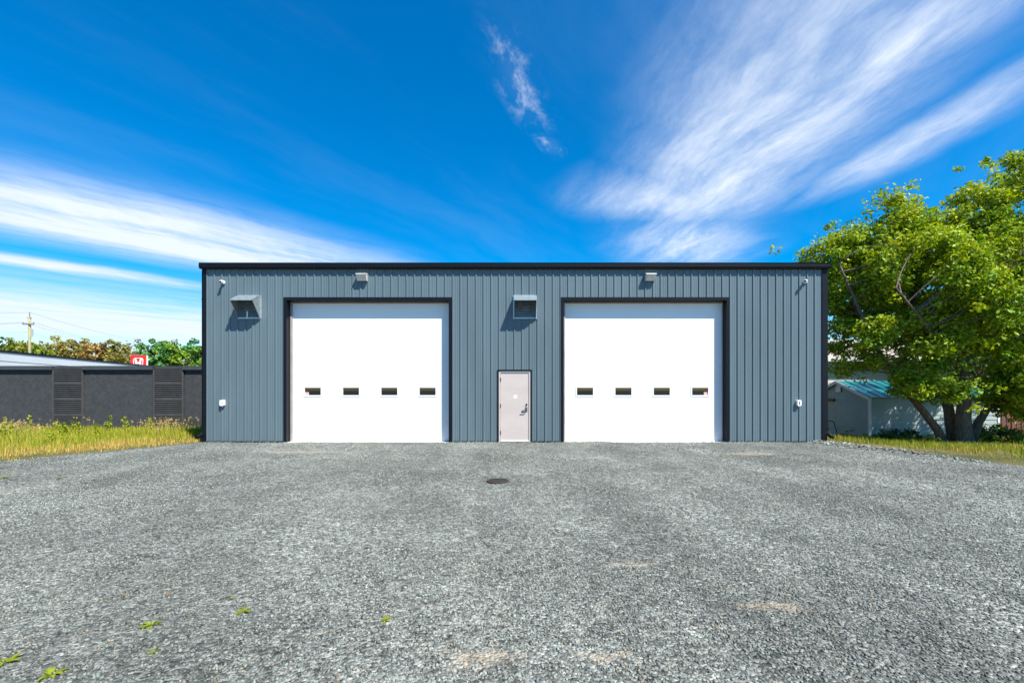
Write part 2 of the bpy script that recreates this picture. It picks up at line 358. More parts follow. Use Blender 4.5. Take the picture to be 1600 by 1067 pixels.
def make_stones():
    def field(y0, y1, dens, k=1.3):
        a = []; n = int(dens * (y1 - y0) * 2 * k * y1)
        y = rng.uniform(y0, y1, n); x = rng.uniform(-k * y1, k * y1, n)
        ok = (np.abs(x) < k * y) & inside_lot(x, y, .15) & (y < FY - .03); return x[ok], y[ok]
    xs_, ys_, rs = [], [], []
    for (y0, y1, dens, r0, r1) in ((1.7, 4.2, 2100, .0055, .0135), (4.2, 7.0, 950, .007, .015), (7.0, 10.0, 380, .008, .018), (10.0, 13.37, 200, .009, .021)):
        x, y = field(y0, y1, dens)
        xs_.append(x); ys_.append(y); rs.append(r0 + (r1 - r0) * rng.random(len(x)) ** 1.6)
    yy = rng.uniform(9.6, 13.2, 500); xx = XR(yy) - .55 + rng.normal(0, .14, 500)       # loose stones on the ridge by the corner
    xs_.append(xx); ys_.append(yy); rs.append(rng.uniform(.015, .045, 500))
    x = np.concatenate(xs_); y = np.concatenate(ys_); r = np.concatenate(rs); n = len(x)
    pm = np.zeros(n)
    for (cx, cy, a, b) in PATCH: pm = np.maximum(pm, 1 - sst(.4, 1.2, np.hypot((x - cx) / a, (y - cy) / b) + (vnoise(x * 9, y * 9) - .5) * .7))
    keep = rng.random(n) > pm * .88; x, y, r, pm = x[keep], y[keep], r[keep], pm[keep]; n = len(x)
    base = np.array([(1, 0, 0), (-1, 0, 0), (0, 1, 0), (0, -1, 0), (0, 0, 1), (0, 0, -1)], float)
    Vs = base[None] * r[:, None, None] * rng.uniform(.7, 1.3, (n, 6, 1)) + rng.normal(0, .28, (n, 6, 3)) * r[:, None, None]
    Vs[:, :, 2] *= .72
    a = rng.uniform(0, 6.283, n); ca, sa = np.cos(a), np.sin(a)
    vx = Vs[:, :, 0] * ca[:, None] - Vs[:, :, 1] * sa[:, None]; vy = Vs[:, :, 0] * sa[:, None] + Vs[:, :, 1] * ca[:, None]
    tl = rng.normal(0, .5, n); vz = Vs[:, :, 2] + vx * tl[:, None] * .5
    Vv = np.stack([vx + x[:, None], vy + y[:, None], vz + (lot_h(x, y) + r * .12)[:, None]], 2).reshape(-1, 3)
    tri = np.array([(0, 2, 4), (2, 1, 4), (1, 3, 4), (3, 0, 4), (2, 0, 5), (1, 2, 5), (3, 1, 5), (0, 3, 5)])
    Fv = (np.arange(n)[:, None, None] * 6 + tri[None]).reshape(-1, 3)
    g = .105 + .20 * rng.random(n) ** 1.4; g *= .70 + .55 * vnoise(x * .8 + 3, y * .5)
    c = np.stack([g * .985, g * 1.04, g * .885], 1)
    wm = rng.random(n) < .06; c[wm] *= np.array([1.25, 1.0, .82]); bl = rng.random(n) < .25; c[bl] *= np.array([.88, 1.0, 1.04])
    c = c * (1 - pm[:, None] * .6) + np.array([.42, .35, .245]) * pm[:, None] * .5
    o = npmesh('gravel_stones', Vv, Fv, M['gravel_stone'], None, np.repeat(c, 6, 0))
    tag(o, 'loose crushed grey stones covering the yard', 'gravel', kind='stuff')
make_stones()

# ------------------------------------------------------------------ the metal building
X0, X1, WT, BD = -9.18, 9.12, 5.10, 15.0                     # wall ends, wall top, depth
D1, D2, DT = (-6.75, -1.96), (1.40, 6.20), 4.19             # overhead door openings
E = (-.50, .435, 2.105)                                     # entry door opening
bld = thing('metal_building', 'long blue-grey ribbed metal garage building with two white overhead doors', 'building', (0, FY, 0))
def core():
    m = MB(); y0, y1 = FY + .004, FY + .30
    for a, b in ((X0 + .02, D1[0]), (D1[1], E[0]), (E[1], D2[0]), (D2[1], X1 - .02)): m.box(a, b, y0, y1, 0, WT)
    for (a, b), t in ((D1, DT), ((E[0], E[1]), E[2]), (D2, DT)): m.box(a, b, y0, y1, t, WT)
    m.build('front_wall', M['wallcore'], bld)
    MB().box(X0 + .02, X0 + .2, FY + .302, FY + BD, 0, WT).build('side_wall', M['siding'], bld)
    MB().box(X1 - .2, X1 - .02, FY + .302, FY + BD, -.6, WT).build('side_wall', M['siding'], bld)
    MB().box(X0 + .202, X1 - .202, FY + BD - .2, FY + BD, 0, WT - .01).build('back_wall', M['siding'], bld)
    MB().box(X0 - .0, X1 + .0, FY - .02, FY + .6, -.5, .012).build('foundation', M['concrete'], bld)
    MB().box(X0 + .25, X1 - .25, FY + .602, FY + BD - .25, -.3, .01).build('floor_slab', M['concrete'], bld)
    # low gable roof rising to a ridge half way back
    yr = FY + BD / 2; prof = [(FY - .04, WT + .13), (yr, WT + .55), (FY + BD + .1, WT + .13), (FY + BD + .1, WT + .05), (yr, WT + .46), (FY - .04, WT + .05)]
    MB().prism(prof, 'x', X0 - .04, X1 + .04).build('roof', M['roofmetal'], bld)
    MB().box(X0 + .45, X1 - .40, FY + .22, FY + .28, WT + .1, WT + .225).build('snow_guard', M['black'], bld)
core()
PITCH = .2265; PH = -.5145
def rib_profile():
    p = [(0, 0), (.010, .027), (.040, .027), (.054, 0)]
    for c in (.112, .166): p += [(c - .014, 0), (c - .008, .0045), (c + .008, .0045), (c + .014, 0)]
    return p
RP = rib_profile()
def prof_y(u):
    q = RP + [(PITCH, 0)]
    for (a, b), (c, d) in zip(q, q[1:]):
        if a <= u <= c: return b + (d - b) * (u - a) / (c - a + 1e-9)
    return 0
shared = {}
def strip(xa, xb, z0, z1, xl):
    """one siding strip from xa to xb (xl: where its pitch starts)"""
    full = abs(xa - xl) < 1e-6 and abs(xb - xl - PITCH) < 1e-6; key = (round(z0, 3), round(z1, 3))
    if full and key in shared: copy_of(shared[key], 'siding_panel', bld, (xl, 0, 0)); return
    us = sorted({xa - xl, xb - xl} | {u for u, _ in RP if xa - xl < u < xb - xl} | ({0.0, PITCH} if full else set()))
    pts = [(u, -.004 - prof_y(min(max(u, 0), PITCH))) for u in us]
    m = MB()
    for (u0, h0), (u1, h1) in zip(pts, pts[1:]): m.poly([(xl + u0, FY + h0, z0), (xl + u1, FY + h1, z0), (xl + u1, FY + h1, z1), (xl + u0, FY + h0, z1)])
    me = bpy.data.meshes.new('siding_panel')
    me.from_pydata([(x - xl, y - FY, z) for x, y, z in m.v], [], m.f); me.materials.append(M['siding'])
    o = bpy.data.objects.new('siding_panel', me); COL.objects.link(o); o.parent = bld; o.location = (xl, 0, 0)
    if full: shared[key] = o
k0 = math.floor((X0 - PH) / PITCH); k1 = math.ceil((X1 - PH) / PITCH)
OPN = [(D1[0], D1[1], DT), (E[0], E[1], E[2]), (D2[0], D2[1], DT)]
for k in range(k0, k1):
    xl = PH + k * PITCH; a = max(xl, X0 + .03); b = min(xl + PITCH, X1 - .03)
    if b - a < .02: continue
    cuts = [a] + sorted(c for o_ in OPN for c in o_[:2] if a + .001 < c < b - .001) + [b]
    for p, q in zip(cuts, cuts[1:]):
        mid = (p + q) / 2; zb = .03
        for o_ in OPN:
            if o_[0] < mid < o_[1]: zb = o_[2]
        strip(p, q, zb, WT, xl)
def trim_all():
    T = M['black']
    for lo, hi, s in ((X0 - .02, X0 + .09, -1), (X1 - .12, X1 + .02, 1)):
        MB().box(lo, hi, FY - .034, FY - .0045, 0, WT).box(*((lo, lo + .02) if s < 0 else (hi - .02, hi)), FY - .0045, FY + .15, 0, WT).build('corner_trim', T, bld)
    # base trim between the openings
    for a, b in ((X0 + .091, D1[0] - .081), (D1[1] + .081, E[0] - .061), (E[1] + .061, D2[0] - .081), (D2[1] + .081, X1 - .121)):
        MB().box(a, b, FY - .03, FY - .0045, .0, .045).build('base_trim', T, bld)
    # gutter: an open trough along the eave
    gx0, gx1 = X0 - .06, X1 + .06
    p = [(FY - .036, WT - .004), (FY - .115, WT - .004), (FY - .135, WT + .05), (FY - .135, WT + .12), (FY - .150, WT + .155), (FY - .125, WT + .155), (FY - .118, WT + .12), (FY - .118, WT + .05), (FY - .10, WT + .012), (FY - .05, WT + .012), (FY - .05, WT + .10), (FY - .036, WT + .10)]
    g = MB().prism(p, 'x', gx0, gx1).build('gutter', T, bld)
    for x in (gx0 - .004, gx1 + .004):
        MB().prism([(FY - .036, WT - .008), (FY - .117, WT - .008), (FY - .139, WT + .05), (FY - .139, WT + .12), (FY - .036, WT + .12)], 'x', x - .003, x + .003).build('end_cap', T, g)
    MB().box(X0 - .02, X1 + .02, FY - .035, FY - .0045, WT - .006, WT + .09).build('eave_trim', T, bld)
    # downspouts on the side walls with kick-out elbows
    for s, x in ((-1, X0 - .052), (1, X1 + .052)):
        d = MB().box(x - .031, x + .031, FY + .02, FY + .10, .30, WT - .02).build('downspout', T, bld)
        MB().tube([(x, FY + .06, .34), (x, FY + .03, .27), (x + s * .01, FY - .12, .19), (x + s * .02, FY - .2, .17)], .045, 8).build('elbow', T, d)
        MB().tube([(x, FY + .06, WT - .08), (x, FY + .03, WT + .02), (x - s * .0, FY - .06, WT + .03)], .035, 8).build('elbow', T, d)
        for z in (.6, 2.4, 4.2): MB().box(x - .036, x + .036, FY + .012, FY + .108, z, z + .035).build('strap', T, d)
trim_all()

RC = .23                                                    # how far the overhead doors sit back
def overhead_door(a, b, sticker):
    w = b - a; yd = FY + RC
    d = MB().box(a + .005, b - .005, yd + .05, yd + .09, .02, DT - .02).build('overhead_door', M['white_door'], bld)
    # black surround on the wall and lined reveals
    t = .08
    tr = MB().box(a - t, a, FY - .036, FY - .003, 0, DT + t).box(b, b + t, FY - .036, FY - .003, 0, DT + t).box(a, b, FY - .036, FY - .003, DT, DT + t)
    tr.build('door_surround', M['black'], d)
    MB().box(a - .0, a + .012, FY - .036, yd - .03, .0, DT - .012).box(b - .012, b, FY - .036, yd - .03, .0, DT - .012).box(a, b, FY - .036, yd - .03, DT - .012, DT - .0).build('reveal', M['black'], d)
    MB().box(a + .012, a + .075, yd - .03, yd + .05, 0, DT - .02).build('side_seal', M['jamb'], d)
    MB().box(b - .04, b - .012, yd - .03, yd + .05, 0, DT - .02).build('side_seal', M['jamb'], d)
    MB().box(a + .075, b - .04, yd - .02, yd + .04, DT - .06, DT - .013).build('head_seal', M['seal'], d)
    nsec = 7; h = (DT - .045) / nsec; xa, xb = a + .055, b - .03
    wz0, wz1 = 1.385, 1.625; n = 4; ww = .50; off = .40; step = (w - 2 * off - ww) / (n - 1) * .985
    xsn = [a + off + .02 + i * step for i in range(n)]
    for i in range(nsec):
        z0 = .035 + i * h; z1 = z0 + h - .0012
        m = MB(); y0, y1 = yd, yd + .048
        if z0 < wz0 and z1 > wz1:                               # the glazed section is built round its openings
            m.box(xa, xb, y0, y1, z0, wz0).box(xa, xb, y0, y1, wz1, z1); e = [xa] + [q for x in xsn for q in (x, x + ww)] + [xb]
            for p, q in zip(e[::2], e[1::2]): m.box(p, q, y0, y1, wz0, wz1)
        else:
            zc = (z0 + z1) / 2                              # slight horizontal crease like pressed steel
            pr = [(y1, z0), (y0 + .003, z0), (y0, z0 + .005), (y0, zc - .008), (y0 + .002, zc), (y0, zc + .008), (y0, z1 - .005), (y0 + .003, z1), (y1, z1)]
            m.prism(pr, 'x', xa, xb)
        m.build('panel', M['white_door'], d)
    for i, x in enumerate(xsn):
        f = .03; m = MB(); y0, y1 = yd - .012, yd + .012
        m.box(x - f, x + f * .3, y0, y1, wz0 - f, wz1 + f).box(x + ww - f * .3, x + ww + f, y0, y1, wz0 - f, wz1 + f).box(x + f * .3, x + ww - f * .3, y0, y1, wz0 - f, wz0 + f * .3).box(x + f * .3, x + ww - f * .3, y0, y1, wz1 - f * .3, wz1 + f)
        m.build('window_frame', M['white_vinyl'], d)
        MB().box(x, x + ww, yd + .014, yd + .022, wz0, wz1).build('pane', M['glass'], d)
        if i == sticker:
            sx_ = x + .012 if sticker == 0 else x + ww - .13
            MB().box(sx_, sx_ + .115, yd + .010, yd + .0135, wz0 + .01, wz0 + .10).build('sticker', M['pink'], d)
    MB().box(a + .012, b - .012, yd - .01, yd + .05, .013, .033).build('bottom_seal', M['sign_white'], d)
    MB().box(a - .06, b + .06, FY - .10, FY + .30, -.2, .0125).build('threshold', M['concrete'], d)
    return d
overhead_door(*D1, 0); overhead_door(*D2, 3)

def entry():
    a, b, t = E; w = .04
    d = MB().box(a + .055, b - .055, FY + .0, FY + .045, .03, t - .05).build('entry_door', M['entry'], bld)
    d['label'] = 'pinkish grey steel entry door'
    MB().box(a - w, a, FY - .036, FY - .003, 0, t + w).box(b, b + w, FY - .036, FY - .003, 0, t + w).box(a, b, FY - .036, FY - .003, t, t + w).build('door_surround', M['black'], d)
    MB().box(a, a + .05, FY - .02, FY + .10, .0, t).box(b - .05, b, FY - .02, FY + .10, .0, t).box(a + .05, b - .05, FY - .02, FY + .10, t - .045, t).build('frame', M['entry'], d)
    MB().box(a + .05, b - .05, FY - .03, FY + .10, .005, .026).build('threshold', M['chrome'], d)
    MB().box(a + .058, b - .058, FY - .014, FY - .002, .035, .075).build('sweep', M['white_vinyl'], d)
    for z in (.24, 1.03, 1.80): MB().tube([(a + .052, FY - .026, z), (a + .052, FY - .026, z + .11)], .011, 8).build('hinge', M['blackplastic'], d)
    hx = b - .125
    m = MB().prism([(hx - .033, .915), (hx + .033, .915), (hx + .033, 1.045), (hx - .033, 1.045)], 'y', FY - .014, FY - .001)
    m.build('lock_plate', M['chrome'], d)
    MB().tube([(hx, FY - .014, .955), (hx, FY - .06, .955), (hx - .02, FY - .068, .953), (hx - .135, FY - .066, .945)], [.013, .013, .012, .010], 8).build('handle', M['blackplastic'], d)
    MB().tube([(hx + .005, FY - .001, 1.12), (hx + .005, FY - .022, 1.12)], .028, 12).build('deadbolt', M['blackplastic'], d)
    MB().box(hx - .15, hx - .05, FY - .004, FY - .0015, .885, .925).build('scuff_plate', M['blackplastic'], d)
    MB().box(-.065, .035, FY - .004, FY - .0015, 1.31, 1.40).build('notice', M['sign_white'], d)
    MB().box(-.055, .025, FY - .006, FY - .0042, 1.365, 1.378).build('notice_print', M['pink'], d)
entry()

# ------------------------------------------------------------------ things fixed to the front wall
def hood(xa, xb, label):
    y = FY - .026; z0, z1, zf, dp = 3.65, 4.31, 4.10, .42
    r = thing('exhaust_hood', label, 'vent', ((xa + xb) / 2, y, z0), 'exhaust hoods on the front wall'); t = .008
    yf = y - dp; yb = y - .03
    # top sheet: slopes out then turns down in a short lip
    MB().prism([(y, z1), (y - .10, z1 - .012), (yf, zf + .03), (yf, zf), (yf + t, zf), (yf + t, zf + .022), (y - .10, z1 - .024), (y, z1 - .012)], 'x', xa, xb).build('top_sheet', M['galv'], r)
    for x in (xa, xb - t):
        MB().prism([(y, z0), (yb, z0), (yf + .003, zf + .002), (yf + .003, zf + .026), (y - .10, z1 - .016), (y, z1 - .004)], 'x', x, x + t).build('side_sheet', M['galv'], r)
    MB().box(xa, xb, yb, y, z0 - .012, z0 + .018).build('bottom_lip', M['galv'], r)
    MB().box(xa - .025, xa - .0005, y - .006, y + .02, z0 - .02, z1 + .02).box(xb + .0005, xb + .025, y - .006, y + .02, z0 - .02, z1 + .02).box(xa, xb, y - .006, y + .02, z1 + .0005, z1 + .025).build('flange', M['galv'], r)
    MB().box(xa + t, xb - t, y - .004, y + .02, z0 + .018, z1 - .03).build('backing', M['galv_dark'], r)
    nz = 6; hh = (z1 - z0 - .08) / nz
    for i in range(nz):
        z = z0 + .03 + i * hh
        MB().prism([(y - .006, z + hh), (y - .045, z + .012), (y - .045, z + .004), (y - .006, z + hh - .012)], 'x', xa + .02, xb - .02).build('louvre_slat', M['galv_dark'], r)
    if xa < -3: MB().box(xa + .26, xa + .30, y - .06, y - .046, z0 + .02, z0 + .2).build('bracket', M['galv'], r)
hood(-8.14, -7.50, 'galvanised exhaust hood on the ribbed wall beside the corner facing the black wall')
hood(-.055, .595, 'galvanised exhaust hood on the ribbed wall above the pinkish entry door')
def wall_light(xc, label):
    z0, z1, y = 4.735, 4.97, FY - .026; w = .15
    r = thing('wall_light', label, 'wall light', (xc, y, z0), 'box lights over the overhead doors')
    MB().prism([(y + .03, z0 + .01), (y - .03, z0 + .01), (y - .03, z1), (y + .03, z1)], 'x', xc - w + .01, xc + w - .01).build('back_box', M['beige'], r)
    MB().prism([(y - .031, z1 - .002), (y - .19, z1 - .045), (y - .20, z1 - .065), (y - .031, z1 - .065)], 'x', xc - w, xc + w).build('hood', M['beige'], r)
    MB().prism([(y - .031, z0), (y - .10, z0 + .0), (y - .19, z1 - .066), (y - .031, z1 - .066)], 'x', xc - w + .005, xc + w - .005).build('lens', M['lens'], r)
wall_light((567.5 - 806) * .018847, 'beige box light above the overhead door on the black wall side')
wall_light((1014.5 - 806) * .018847, 'beige box light above the overhead door on the leafy tree side')
def camera_(xc, zc, dx, label):
    y = FY - .026
    r = thing('security_camera', label, 'camera', (xc, y, zc), 'security cameras high on the wall')
    MB().tube([(xc, y + .02, zc), (xc, y - .03, zc)], .052, 14).build('base', M['white_plastic'], r, True)
    MB().tube([(xc, y - .025, zc), (xc + dx * .3, y - .07, zc + .01)], .02, 10).build('arm', M['white_plastic'], r, True)
    a = Vector((xc + dx * .1, y - .055, zc + .02)); b = a + Vector((dx, -.11, -.03))
    MB().tube([a, a.lerp(b, .1), a.lerp(b, .95), b], [.03, .042, .042, .036], 14).build('housing', M['white_plastic'], r, True)
    e = b + (b - a).normalized() * .006
    MB().tube([b, e], .030, 14).build('lens', M['blackplastic'], r, True)
camera_((350 - 806) * .018847, 4.70, .02, 'white security camera high on the wall beside the exhaust hood')
camera_((1257 - 806) * .018847, 4.72, -.09, 'white security camera high on the wall end beside the tree')
def outlet(xc, zc, label, slot):
    y = FY - .026
    r = thing('outlet_box', label, 'outlet box', (xc, y, zc), 'outlet boxes low on the wall')
    w, h = .058, .085; c = .018
    pr = [(xc - w + c, zc - h), (xc + w - c, zc - h), (xc + w, zc - h + c), (xc + w, zc + h - c), (xc + w - c, zc + h), (xc - w + c, zc + h), (xc - w, zc + h - c), (xc - w, zc - h + c)]
    MB().prism(pr, 'y', y - .075, y + .02).build('cover', M['white_plastic'], r)
    if slot: MB().box(xc - .012, xc + .012, y - .079, y - .0755, zc - .045, zc + .045).build('slot', M['blackplastic'], r)
    else: MB().tube([(xc, y - .0755, zc + .015), (xc, y - .082, zc + .015)], .022, 12).build('knob', M['beige'], r)
    MB().tube([(xc, y - .02, zc - h + .01), (xc, y - .02, zc - h - .04)], .012, 8).build('conduit', M['white_plastic'], r)
outlet((349.5 - 806) * .018847, 1.17, 'white outlet box with a round knob low on the ribbed wall', False)
outlet((1246 - 806) * .018847, 1.17, 'white outlet box with a dark slot low on the ribbed wall', True)

# ------------------------------------------------------------------ drain cover
def drain():
    x, y, rr = (777.5 - 806) * 7.65 / 711, 7.65, .16; z = float(lot_h(x, y)) + .012
    r = thing('drain_cover', 'round dark iron drain cover set in the gravel', 'drain cover', (x, y, z))
    MB().tube([(x, y, z - .04), (x, y, z + .004)], rr, 28).build('plate', M['iron'], r)
    a = [2 * math.pi * i / 28 for i in range(28)]; m = MB()
    for p, q in zip(a, a[1:] + a[:1]):
        f = lambda t, R_, zz: (x + R_ * math.cos(t), y + R_ * math.sin(t), zz)
        m.hexa([f(p, rr + .001, z - .04), f(q, rr + .001, z - .04), f(q, rr + .03, z - .04), f(p, rr + .03, z - .04)], [f(p, rr + .001, z + .012), f(q, rr + .001, z + .012), f(q, rr + .03, z + .01), f(p, rr + .03, z + .01)])
    m.build('rim', M['iron'], r)
    for i in range(-3, 4): 
        hw = math.sqrt(rr * rr - (i * .04) ** 2) - .015; MB().box(x - hw, x + hw, y + i * .04 - .008, y + i * .04 + .008, z + .0042, z + .011).build('bar', M['iron'], r)
drain()

# ------------------------------------------------------------------ black wall on the left
def black_wall():
    y = 17.4; z1 = 2.46
    r = thing('boundary_wall', 'low black stucco wall with ribbed slat bays behind the tall grass', 'wall', (-17, y, 0))
    louv = [(-21.52, -20.36), (-17.67, -16.5), (-13.83, -12.68), (-9.98, -8.84)]; xa, xb = -34.0, -7.6
    MB().box(xa, xb, y + .10, y + .40, -.2, z1 - .002).build('core', M['void'], r)
    e = [xa] + [q for l in louv for q in l] + [xb]
    for a, b in zip(e[::2], e[1::2]):
        MB().box(a + .03, b - .03, y, y + .098, -.1, z1 - .17).build('stucco_panel', M['stucco'], r)
        MB().box(a, b, y - .10, y + .45, z1 - .15, z1).build('coping', M['coping'], r)
    for a, b in louv:
        MB().box(a + .002, b - .002, y - .03, y + .45, z1 - .03, z1 - .002).build('coping', M['coping'], r)
        for x in (a, b - .05): MB().box(x + (.002 if x == a else -.0), x + .05, y - .06, y + .09, -.1, z1 - .152).build('post', M['slat'], r)
        ns = 32; p = (z1 - .06) / ns; first = None
        for i in range(ns):
            z = .02 + i * p
            if i % 8 == 7: MB().box(a + .052, b - .052, y - .045, y + .06, z + .002, z + p - .004).build('rail', M['slat'], r); continue
            if first is None:
                first = MB().prism([(y - .05, z), (y - .05, z + .034), (y + .05, z + .062), (y + .05, z + .030)], 'x', a + .052, b - .052).build('slat', M['slat'], r); zf = z
            else: copy_of(first, 'slat', r, (0, 0, z - zf))
black_wall()

# ------------------------------------------------------------------ white building beyond the wall
def warehouse():
    A = Vector((-32.2, 22.0, 0)); d = Vector((-6.5, 21.2, 0)).normalized(); n = Vector((-d.y, d.x, 0))     # n points away from the camera side
    r = thing('white_warehouse', 'long white building with a black roof edge rising behind the black wall', 'building', A)
    Lr = 48; hgt = 4.2; B = A + d * Lr
    def slab(o0, o1, s0, s1, z0, z1, name, m):
        q = [A + d * s0 + n * o0, A + d * s1 + n * o0, A + d * s1 + n * o1, A + d * s0 + n * o1]
        return MB().hexa([(p.x, p.y, z0) for p in q], [(p.x, p.y, z1) for p in q]).build(name, m, r)
    slab(.03, 18, 0.02, Lr - .02, -.2, hgt - .12, 'wall', M['wh_wall'])
    for i in range(8):
        s0 = i * Lr / 8; s1 = (i + 1) * Lr / 8 - .0
        slab(0, .028, s0 + .004, s1 - .004, 0, 3.47, 'wall_panel', M['wh_wall']); slab(-.02, .028, s0 + .002, s1 - .002, 3.50, hgt - .13, 'wall_panel', M['wh_wall'])
    slab(-.06, .20, -.15, Lr + .15, hgt - .11, hgt + .03, 'fascia', M['black'])
    slab(.202, 18.2, -.1, Lr + .1, hgt - .10, hgt + .02, 'roof', M['roofmetal'])
warehouse()

# ------------------------------------------------------------------ dealership sign
def sign():
    Y = 64.0; k = Y / 711; xa, xb = (204 - 806) * k, (229 - 806) * k; zt = EYE + (608 - 555) * k; s = xb - xa; z0 = zt - s * .92; xc = (xa + xb) / 2
    r = thing('pylon_sign', 'square red sign with a white emblem rising behind the white building', 'sign', (xc, Y, 0))
    MB().box(xa, xb, Y, Y + .28, z0, zt).build('cabinet', M['sign_white'], r)
    MB().box(xa + .01, xb - .01, Y - .03, Y - .001, z0 + .01, zt - .01).build('red_face', M['sign_red'], r)
    yf = Y - .06; w = s * .30; t = .085; zz0 = z0 + s * .14; zz1 = zt - s * .19
    pts = [(-w * .74, zz0), (-w * .92, zz0 + (zz1 - zz0) * .25), (-w, zz1 - .25), (-w * .86, zz1 - .05), (-w * .6, zz1), (w * .6, zz1), (w * .86, zz1 - .05), (w, zz1 - .25), (w * .92, zz0 + (zz1 - zz0) * .25), (w * .74, zz0), (-w * .74, zz0)]
    m = MB(); q = [(xc + a, b) for a, b in pts]
    m.tube([(a, yf, b) for a, b in q], t * .55, 6); m.build('emblem_ring', M['sign_white'], r)
    zm = (zz0 + zz1) / 2
    def bar(p, q2, th): d = Vector((q2[0] - p[0], q2[1] - p[1])).normalized(); nn = Vector((-d.y, d.x)) * th; return [(p[0] + nn.x, p[1] + nn.y), (q2[0] + nn.x, q2[1] + nn.y), (q2[0] - nn.x, q2[1] - nn.y), (p[0] - nn.x, p[1] - nn.y)]
    m = MB(); i = w * .52
    for sgn in (-1, 1):
        m.prism(bar((xc + sgn * i * 1.16, zz1), (xc + sgn * i * .72, zm), .13), 'y', yf - .02, yf + .03)
        m.prism(bar((xc + sgn * i * .72, zm), (xc + sgn * i * 1.0, zz0), .13), 'y', yf - .024, yf + .03)
    m.prism(bar((xc - i * .8, zm), (xc + i * .8, zm), .12), 'y', yf - .028, yf + .03); m.build('emblem_letter', M['sign_white'], r)
    MB().box(xc - .25, xc + .25, Y + .1, Y + .4, 0, z0).build('post', M['sign_white'], r)
sign()

# ------------------------------------------------------------------ utility poles and wires
def upole(x, y, h, label, rad=.18):
    r = thing('utility_pole', label, 'utility pole', (x, y, 0), 'utility poles along the street')
    MB().tube([(x, y, -.2), (x, y, h * .5), (x, y, h - .6)], [rad, rad * .9, rad * .78], 10).build('shaft', M['pole'], r, True)
    MB().box(x - .75, x + .75, y - .22, y - .10, h - 1.65, h - 1.53).build('crossarm', M['wire'], r)
    MB().tube([(x, y, h - .6), (x, y, h)], .05, 8).build('top_pin', M['wire'], r)
    MB().box(x - .25, x + .25, y - .1, y + .0, h - .75, h - .68).build('bracket', M['wire'], r)
    for dx in (-.7, .7): MB().tube([(x + dx, y - .16, h - 1.53), (x + dx, y - .16, h - 1.33)], .06, 8).build('insulator', M['wire'], r)
    MB().tube([(x + .32, y, h - 3.2), (x + .32, y, h - 2.2)], .12, 10).build('fitting', M['mower_grey'], r)
    return Vector((x, y, h))
p1 = upole(-64.1, 60, 11.7, 'tall weathered wooden utility pole rising behind the white building')
p2 = upole(-77.4, 106, 11.7, 'distant pale utility pole standing among the green trees', .3)
p0 = upole(-112, 52, 11.9, 'wooden utility pole at the far end of the wires')
def wire(a, b, sag, label):
    pts = [a.lerp(b, i / 24) - Vector((0, 0, sag * 4 * (i / 24) * (1 - i / 24))) for i in range(25)]
    tag(MB().tube(pts, .013, 5).build('power_line', M['wire']), label, 'power line', 'wires between the utility poles')
for da, s, nm in ((Vector((0, 0, 0)), .9, 'top pin'), (Vector((-.7, -.16, -1.35)), 1.1, 'one crossarm end'), (Vector((.7, -.16, -1.35)), 1.2, 'other crossarm end'), (Vector((0, -.1, -2.6)), 1.3, 'shaft below the crossarm')):
    wire(p1 + da, p2 + da, s, 'thin wire from the tall pole %s sagging towards green trees' % nm)
    wire(p0 + da, p1 + da, s, 'thin wire from the tall pole %s running away from the sign' % nm)

# ------------------------------------------------------------------ foliage
def leaves(C, rad, per, size, cols, up=.5, squash=.8, jitter=.25, fold=.35, elong=1.0):
    """C (n,3) clump centres -> folded leaf quads; cols (n,3)"""
    n = len(C); k = n * per
    p = rng.normal(0, 1, (k, 3)); p /= np.linalg.norm(p, axis=1)[:, None]; p *= (rng.random(k) ** .5)[:, None]
    p[:, 2] *= squash; rr = np.repeat(np.broadcast_to(rad, n), per); ctr = np.repeat(C, per, 0); P = ctr + p * rr[:, None]
    nrm = p * .6 + rng.normal(0, .55, (k, 3)) + np.array([0, 0, up]); nrm /= np.linalg.norm(nrm, axis=1)[:, None] + 1e-9
    d = rng.normal(0, 1, (k, 3)); d[:, 2] -= .4; d -= nrm * (d * nrm).sum(1)[:, None]; d /= np.linalg.norm(d, axis=1)[:, None] + 1e-9
    s = np.cross(nrm, d); sz = size * rng.uniform(.6, 1.35, k)[:, None]
    a = P - d * sz * .5 * elong; b = P + d * sz * .5 * elong; l = P + s * sz * .33 + nrm * sz * fold * .3; r_ = P - s * sz * .33 + nrm * sz * fold * .3
    V = np.stack([a, l, b, r_], 1).reshape(-1, 3); i = np.arange(k)[:, None] * 4
    F = np.concatenate([i + np.array([[0, 1, 2]]), i + np.array([[0, 2, 3]])], 0)
    c = np.repeat(cols, per, 0) * rng.uniform(1 - jitter, 1 + jitter, (k, 1)) * np.array([1, 1, 1]); c = np.clip(c, 0, 1)
    return V, F, np.repeat(c, 4, 0)
def curve(a, b, bend, n=6):
    a, b = Vector(a), Vector(b); o = Vector([random.uniform(-1, 1) for _ in range(3)]) * bend * (b - a).length
    return [a.lerp(b, i / n) + o * (4 * (i / n) * (1 - i / n)) for i in range(n + 1)]

